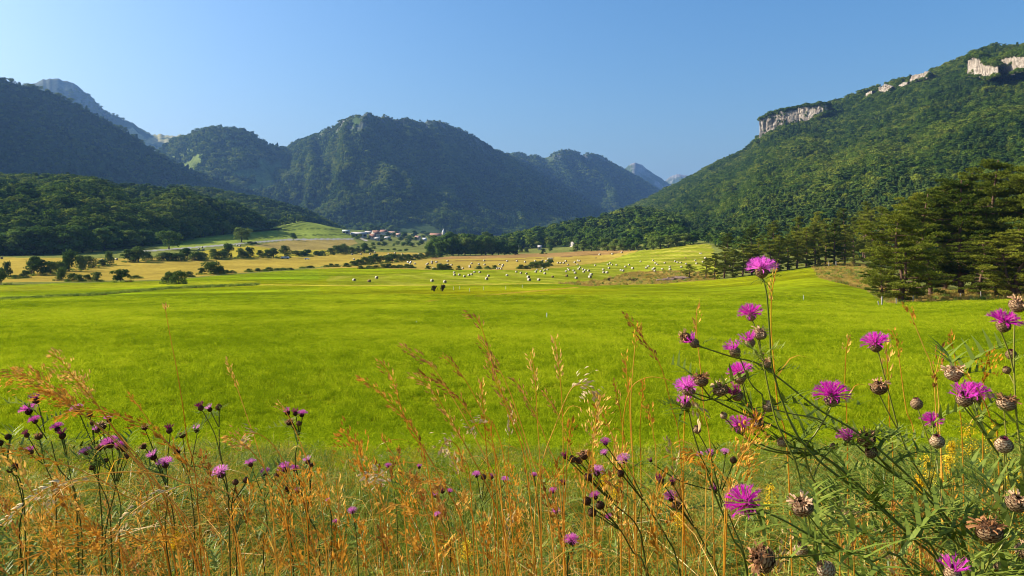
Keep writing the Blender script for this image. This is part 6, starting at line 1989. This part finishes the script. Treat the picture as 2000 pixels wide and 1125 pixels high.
# ---------------------------------------------------------------- yellow bedstraw
def bedstraw(x, y, hpx, d, label):
    top = P(x, y, d)
    gz = float(ground_z(top[0], d))
    base = np.array([top[0] + rng.normal() * 0.03, d, gz])
    t = empty('yellow_bedstraw', base)
    c = catmull([(0, 0, -0.02), (top - base) * 0.5 + [0.01, 0, 0], top - base], 14)
    mb = MB()
    mb.add(*tube(c, 0.0011, 5))
    hl = hpx * d / F
    fb = MB()
    for i in range(26):
        f = rng.random()
        p = (top - base) - np.array([0, 0, hl * f])
        a = rng.random() * 6.283
        L = (0.25 + 0.75 * f) * hl * 0.22
        q = p + np.array([math.cos(a) * L, math.sin(a) * L, L * 0.9])
        mb.add(*tube(np.array([p, q]), 0.0005, 3))
        pp = q + rng.normal(size=(16, 3)) * 0.0042
        cards(fb, pp, rng.normal(size=(16, 3)) + [0, 0, 1], np.full(16, 0.0015), 0.9)
    mb.build('stem', [M_stem], t)
    fb.build('blossom', [M_yellow], t)
    return tag(t, label, 'wildflower', 'yellow bedstraws in the grass')


_bs = [(1893, 832, 80, 1.6), (1938, 838, 55, 1.7), (1858, 865, 40, 1.7), (1812, 895, 60, 1.5), (1855, 892, 65, 1.5), (1796, 930, 40, 1.4), (1975, 898, 70, 1.4), (1990, 925, 55, 1.5), (1505, 955, 45, 1.6), (1204, 948, 40, 1.8), (912, 1060, 35, 1.7), (345, 1040, 35, 1.6), (1330, 1000, 40, 1.7), (1180, 930, 30, 1.9)]
_bs.sort()
for i, q in enumerate(_bs):
    bedstraw(*q, 'yellow flowered bedstraw spray deep in the grass' + place_word(i, len(_bs)))


# ---------------------------------------------------------------- the mass of grass and leaves underneath (nobody could count it)
def tuft_grass(seed, n, h, w, spread, mat, droop=0.5):
    r = np.random.default_rng(seed)
    mb = MB()
    for i in range(n):
        a = r.random() * 6.283
        q = math.sqrt(r.random()) * spread
        p = np.array([math.cos(a) * q, math.sin(a) * q, -0.03])
        L = h * (0.45 + 0.7 * r.random())
        b = r.random() * 6.283
        k = droop * L * (0.2 + r.random())
        pts = [p, p + [math.cos(b) * k * 0.2, math.sin(b) * k * 0.2, L * 0.5], p + [math.cos(b) * k * 0.6, math.sin(b) * k * 0.6, L * 0.88], p + [math.cos(b) * k * 1.2, math.sin(b) * k * 1.2, L * (1.0 - 0.25 * droop)]]
        blade(mb, catmull(pts, 6), w * (0.7 + 0.6 * r.random()), r=r)
    return mb.mesh('grass_tuft', [mat])


def tuft_leaf(seed, n, h, ln):
    r = np.random.default_rng(seed)
    mb = MB()
    for i in range(n):
        a = r.random() * 6.283
        z = h * r.random()
        root = np.array([r.normal() * 0.03, r.normal() * 0.03, z])
        leaf_shape(mb, root, (math.cos(a), math.sin(a), 0.35 + 0.4 * r.normal()), (0, 0, 1), ln * (0.5 + 0.8 * r.random()), r, 4, 0.10)
    st = [(0, 0, -0.03), (0.01, 0, h * 0.5), (0, 0.01, h)]
    mb.add(*tube(catmull(st, 6), 0.0018, 4))
    return mb.mesh('leafy_tuft', [M_leafg])


under = variants('under_tuft', [tuft_grass(401, 40, 0.40, 0.0045, 0.07, M_grass), tuft_grass(402, 40, 0.30, 0.005, 0.08, M_grass, 0.7), tuft_leaf(403, 34, 0.36, 0.075), tuft_leaf(404, 40, 0.30, 0.06),
                                tuft_grass(405, 22, 0.50, 0.0022, 0.06, M_straw, 0.8), tuft_grass(406, 30, 0.42, 0.0018, 0.07, M_straw, 1.1), tuft_grass(407, 14, 0.32, 0.0035, 0.08, M_pale, 0.9)])
n = 27000
yy = 0.75 + 6.0 * rng.random(n) ** 2.1
px_ = np.where(rng.random(n) < 0.66, -300 + 2600 * rng.random(n), np.where(rng.random(n) < 0.72, 1300 + 950 * rng.random(n), -250 + 850 * rng.random(n)))
xx = (px_ - 1000) / F * np.maximum(yy, 0.9) * 1.06
right = np.clip((px_ - 1150) / 500, 0, 1)
left = np.clip((900 - px_) / 800, 0, 1)
pn = fbm(xx / 0.5, yy / 0.5, 501, 3)
rr_ = rng.random(n)
pt_leaf = 0.14 + 0.50 * right + 0.12 * left
pt_straw = 0.13 - 0.10 * right - 0.02 * left
uid = np.where(rr_ < pt_leaf, rng.integers(2, 4, n), np.where(rr_ < pt_leaf + pt_straw, rng.integers(4, 6, n), np.where(rr_ > 0.99, 6, rng.integers(0, 2, n))))
us_ = (0.78 + 0.75 * pn) * (1.0 - 0.55 * np.clip((yy - 1.6) / 3.2, 0, 1)) * (0.82 + 0.18 * np.maximum(right, left)) * (0.85 + 0.3 * rng.random(n))
scatter('undergrowth', np.stack([xx, yy, ground_z(xx, yy)], 1), np.stack([us_, us_, us_], 1), np.stack([rng.normal(size=n) * 0.12, rng.normal(size=n) * 0.12 - 0.1, rng.random(n) * 6.283], 1), uid, under,
        'mixed green and dry undergrowth along the field edge', 'undergrowth')

# the crop of the green field: leafy tufts, thick near the bank and thinner with distance
fieldt = variants('field_tuft', [tuft_grass(411, 34, 0.17, 0.009, 0.16, M_fgrass, 0.9), tuft_grass(412, 34, 0.14, 0.010, 0.18, M_fgrass, 1.1), tuft_grass(413, 30, 0.20, 0.008, 0.15, M_fgrass, 0.7)])
n = 85000
t = rng.random(n)
yy = 2.2 * (120 / 2.2) ** (t ** 0.95)
px_ = -250 + 2500 * rng.random(n)
xx = (px_ - 1000) / F * yy
qy = YH - F * ground_z(xx, yy) / yy
k = inpoly(px_, qy, GREEN) | (yy < 11)
k &= rng.random(n) < np.clip((yy - 2.8) / 2.0, 0, 1)
xx, yy = xx[k], yy[k]
s_ = 0.75 * (0.6 + 0.7 * fbm(xx / 1.4, yy / 1.4, 511, 3)) * (0.75 + 0.5 * rng.random(len(xx)))
wide = np.clip(yy / 14, 1, 5)
scatter('field_crop', np.stack([xx, yy, ground_z(xx, yy)], 1), np.stack([s_ * wide, s_ * wide, s_ * np.clip(wide, 1, 1.5)], 1), np.stack([0 * xx, 0 * xx, rng.random(len(xx)) * 6.283], 1), rng.integers(0, 3, len(xx)), fieldt,
        'bright green crop of the broad field', 'field grass')
# rough grass along the ditch and on the brown ground by the pines
pts = []
for x in np.arange(-120, 505, 0.8):
    y = np.interp(x, [-700, 0, 200, 330, 500], [610, 585, 575, 563, 556])
    pts.append(at(x, y + rng.normal() * 0.7))
nd = len(pts)
for i in range(5200):
    x, y = rng.uniform(1080, 2050), rng.uniform(512, 596)
    if any(inpoly(np.array([x]), np.array([y]), q)[0] for q in ROUGHS):
        pts.append(at(x, y))
sk = np.array(SKIRT)
ns = len(sk)
pts = np.array(pts + [(x, y, z) for (x, y), z in zip(sk, ground_z(sk[:, 0], sk[:, 1]))])
rough = variants('rough_tuft', [tuft_grass(421, 40, 0.5, 0.03, 0.35, foliage('verge_straw', [(0.28, 0.18, 0.035), (0.40, 0.27, 0.06), (0.48, 0.35, 0.11)], 0.3, 2, 0.6), 0.6), tuft_grass(422, 40, 0.45, 0.03, 0.35, M_grass, 0.6)])
ditch = np.arange(len(pts)) < nd
skirt = np.arange(len(pts)) >= len(pts) - ns
s_ = np.where(ditch, 0.55, 0.75) * (0.6 + 0.8 * rng.random(len(pts)))
scatter('rough_grass', pts, s_ * (1 + pts[:, 1] / 300), np.stack([0 * s_, 0 * s_, rng.random(len(s_)) * 6.283], 1), np.where(ditch | (skirt & (rng.random(len(pts)) < 0.75)), 1, (rng.random(len(s_)) < 0.45).astype(int)), rough, 'rough tufted grass on the brown verge ground', 'rough grass')
# ================================================================== air, light, camera
SUN_AZ, SUN_EL = math.radians(-77), math.radians(30)     # measured from straight ahead, to the left
w = bpy.data.worlds.new('World')
S.world = w
w.use_nodes = True
nt = w.node_tree
bg = nt.nodes['Background']
sky = nt.nodes.new('ShaderNodeTexSky')
sky.sky_type = 'NISHITA'
sky.sun_disc = False
sky.sun_elevation = SUN_EL
sky.sun_rotation = SUN_AZ
sky.altitude = 900
sky.air_density = 1.45
sky.dust_density = 6.8
sky.ozone_density = 6.6
hs = nt.nodes.new('ShaderNodeHueSaturation')
hs.inputs['Saturation'].default_value = 1.2
nt.links.new(sky.outputs[0], hs.inputs['Color'])
nt.links.new(hs.outputs[0], bg.inputs[0])
bg.inputs[1].default_value = SKY_K
sl = bpy.data.lights.new('sun', 'SUN')
sl.energy = SUN_K
sl.angle = math.radians(0.53)
sl.color = (1.0, 0.93, 0.80)
so = bpy.data.objects.new('sun', sl)
C.objects.link(so)
sd = Vector((math.sin(SUN_AZ) * math.cos(SUN_EL), math.cos(SUN_AZ) * math.cos(SUN_EL), math.sin(SUN_EL)))
so.rotation_euler = sd.to_track_quat('Z', 'Y').to_euler()
so.location = sd * 200

if HAZE > 0:
    m = bpy.data.materials.new('haze')
    m.use_nodes = True
    m.node_tree.nodes.clear()
    o_ = m.node_tree.nodes.new('ShaderNodeOutputMaterial')
    v_ = m.node_tree.nodes.new('ShaderNodeVolumePrincipled')
    v_.inputs['Color'].default_value = (0.27, 0.52, 1.0, 1)
    v_.inputs['Density'].default_value = HAZE
    v_.inputs['Anisotropy'].default_value = 0.2
    m.node_tree.links.new(v_.outputs[0], o_.inputs['Volume'])
    zs = [v.co.z for ob in S.objects if ob.type == 'MESH' and ob.name.split('.')[0] in ('mountain', 'hill', 'ground', 'meadow', 'green_field', 'stubble_field') for v in ob.data.vertices]
    xs = [v.co.x for ob in S.objects if ob.type == 'MESH' and ob.name.split('.')[0] in ('mountain', 'hill', 'meadow') for v in ob.data.vertices]
    z0, z1, x0, x1 = min(zs) - 1, max(zs) + 25, min(xs) - 30, max(xs) + 30
    y0, y1 = -40, 12200
    hb = MB()
    hb.add([(x, y, z) for z in (z0, z1) for y in (y0, y1) for x in (x0, x1)], [(0, 2, 3, 1), (4, 5, 7, 6), (0, 1, 5, 4), (2, 6, 7, 3), (0, 4, 6, 2), (1, 3, 7, 5)])
    struct(hb.build('haze', [m]), 'stuff', 'thin blue haze filling the valley', 'haze')

cd = bpy.data.cameras.new('camera')
cd.sensor_width = 36
cd.lens = 36 * F / 2000
cd.shift_y = -(562.5 - YH) / 2000
cd.clip_start = 0.05
cd.clip_end = 40000
co = bpy.data.objects.new('camera', cd)
C.objects.link(co)
co.rotation_euler = (math.pi / 2, 0, 0)
S.camera = co
S.view_settings.view_transform = 'Standard'
S.view_settings.look = 'None'
S.view_settings.exposure = EXPO
S.cycles.max_bounces = 6
S.cycles.transparent_max_bounces = 8
S.cycles.volume_bounces = 0
S.cycles.use_denoising = True
S.cycles.pixel_filter_type = 'BLACKMAN_HARRIS'
S.cycles.filter_width = 1.0
S.cycles.use_adaptive_sampling = True
S.cycles.adaptive_threshold = 0.012
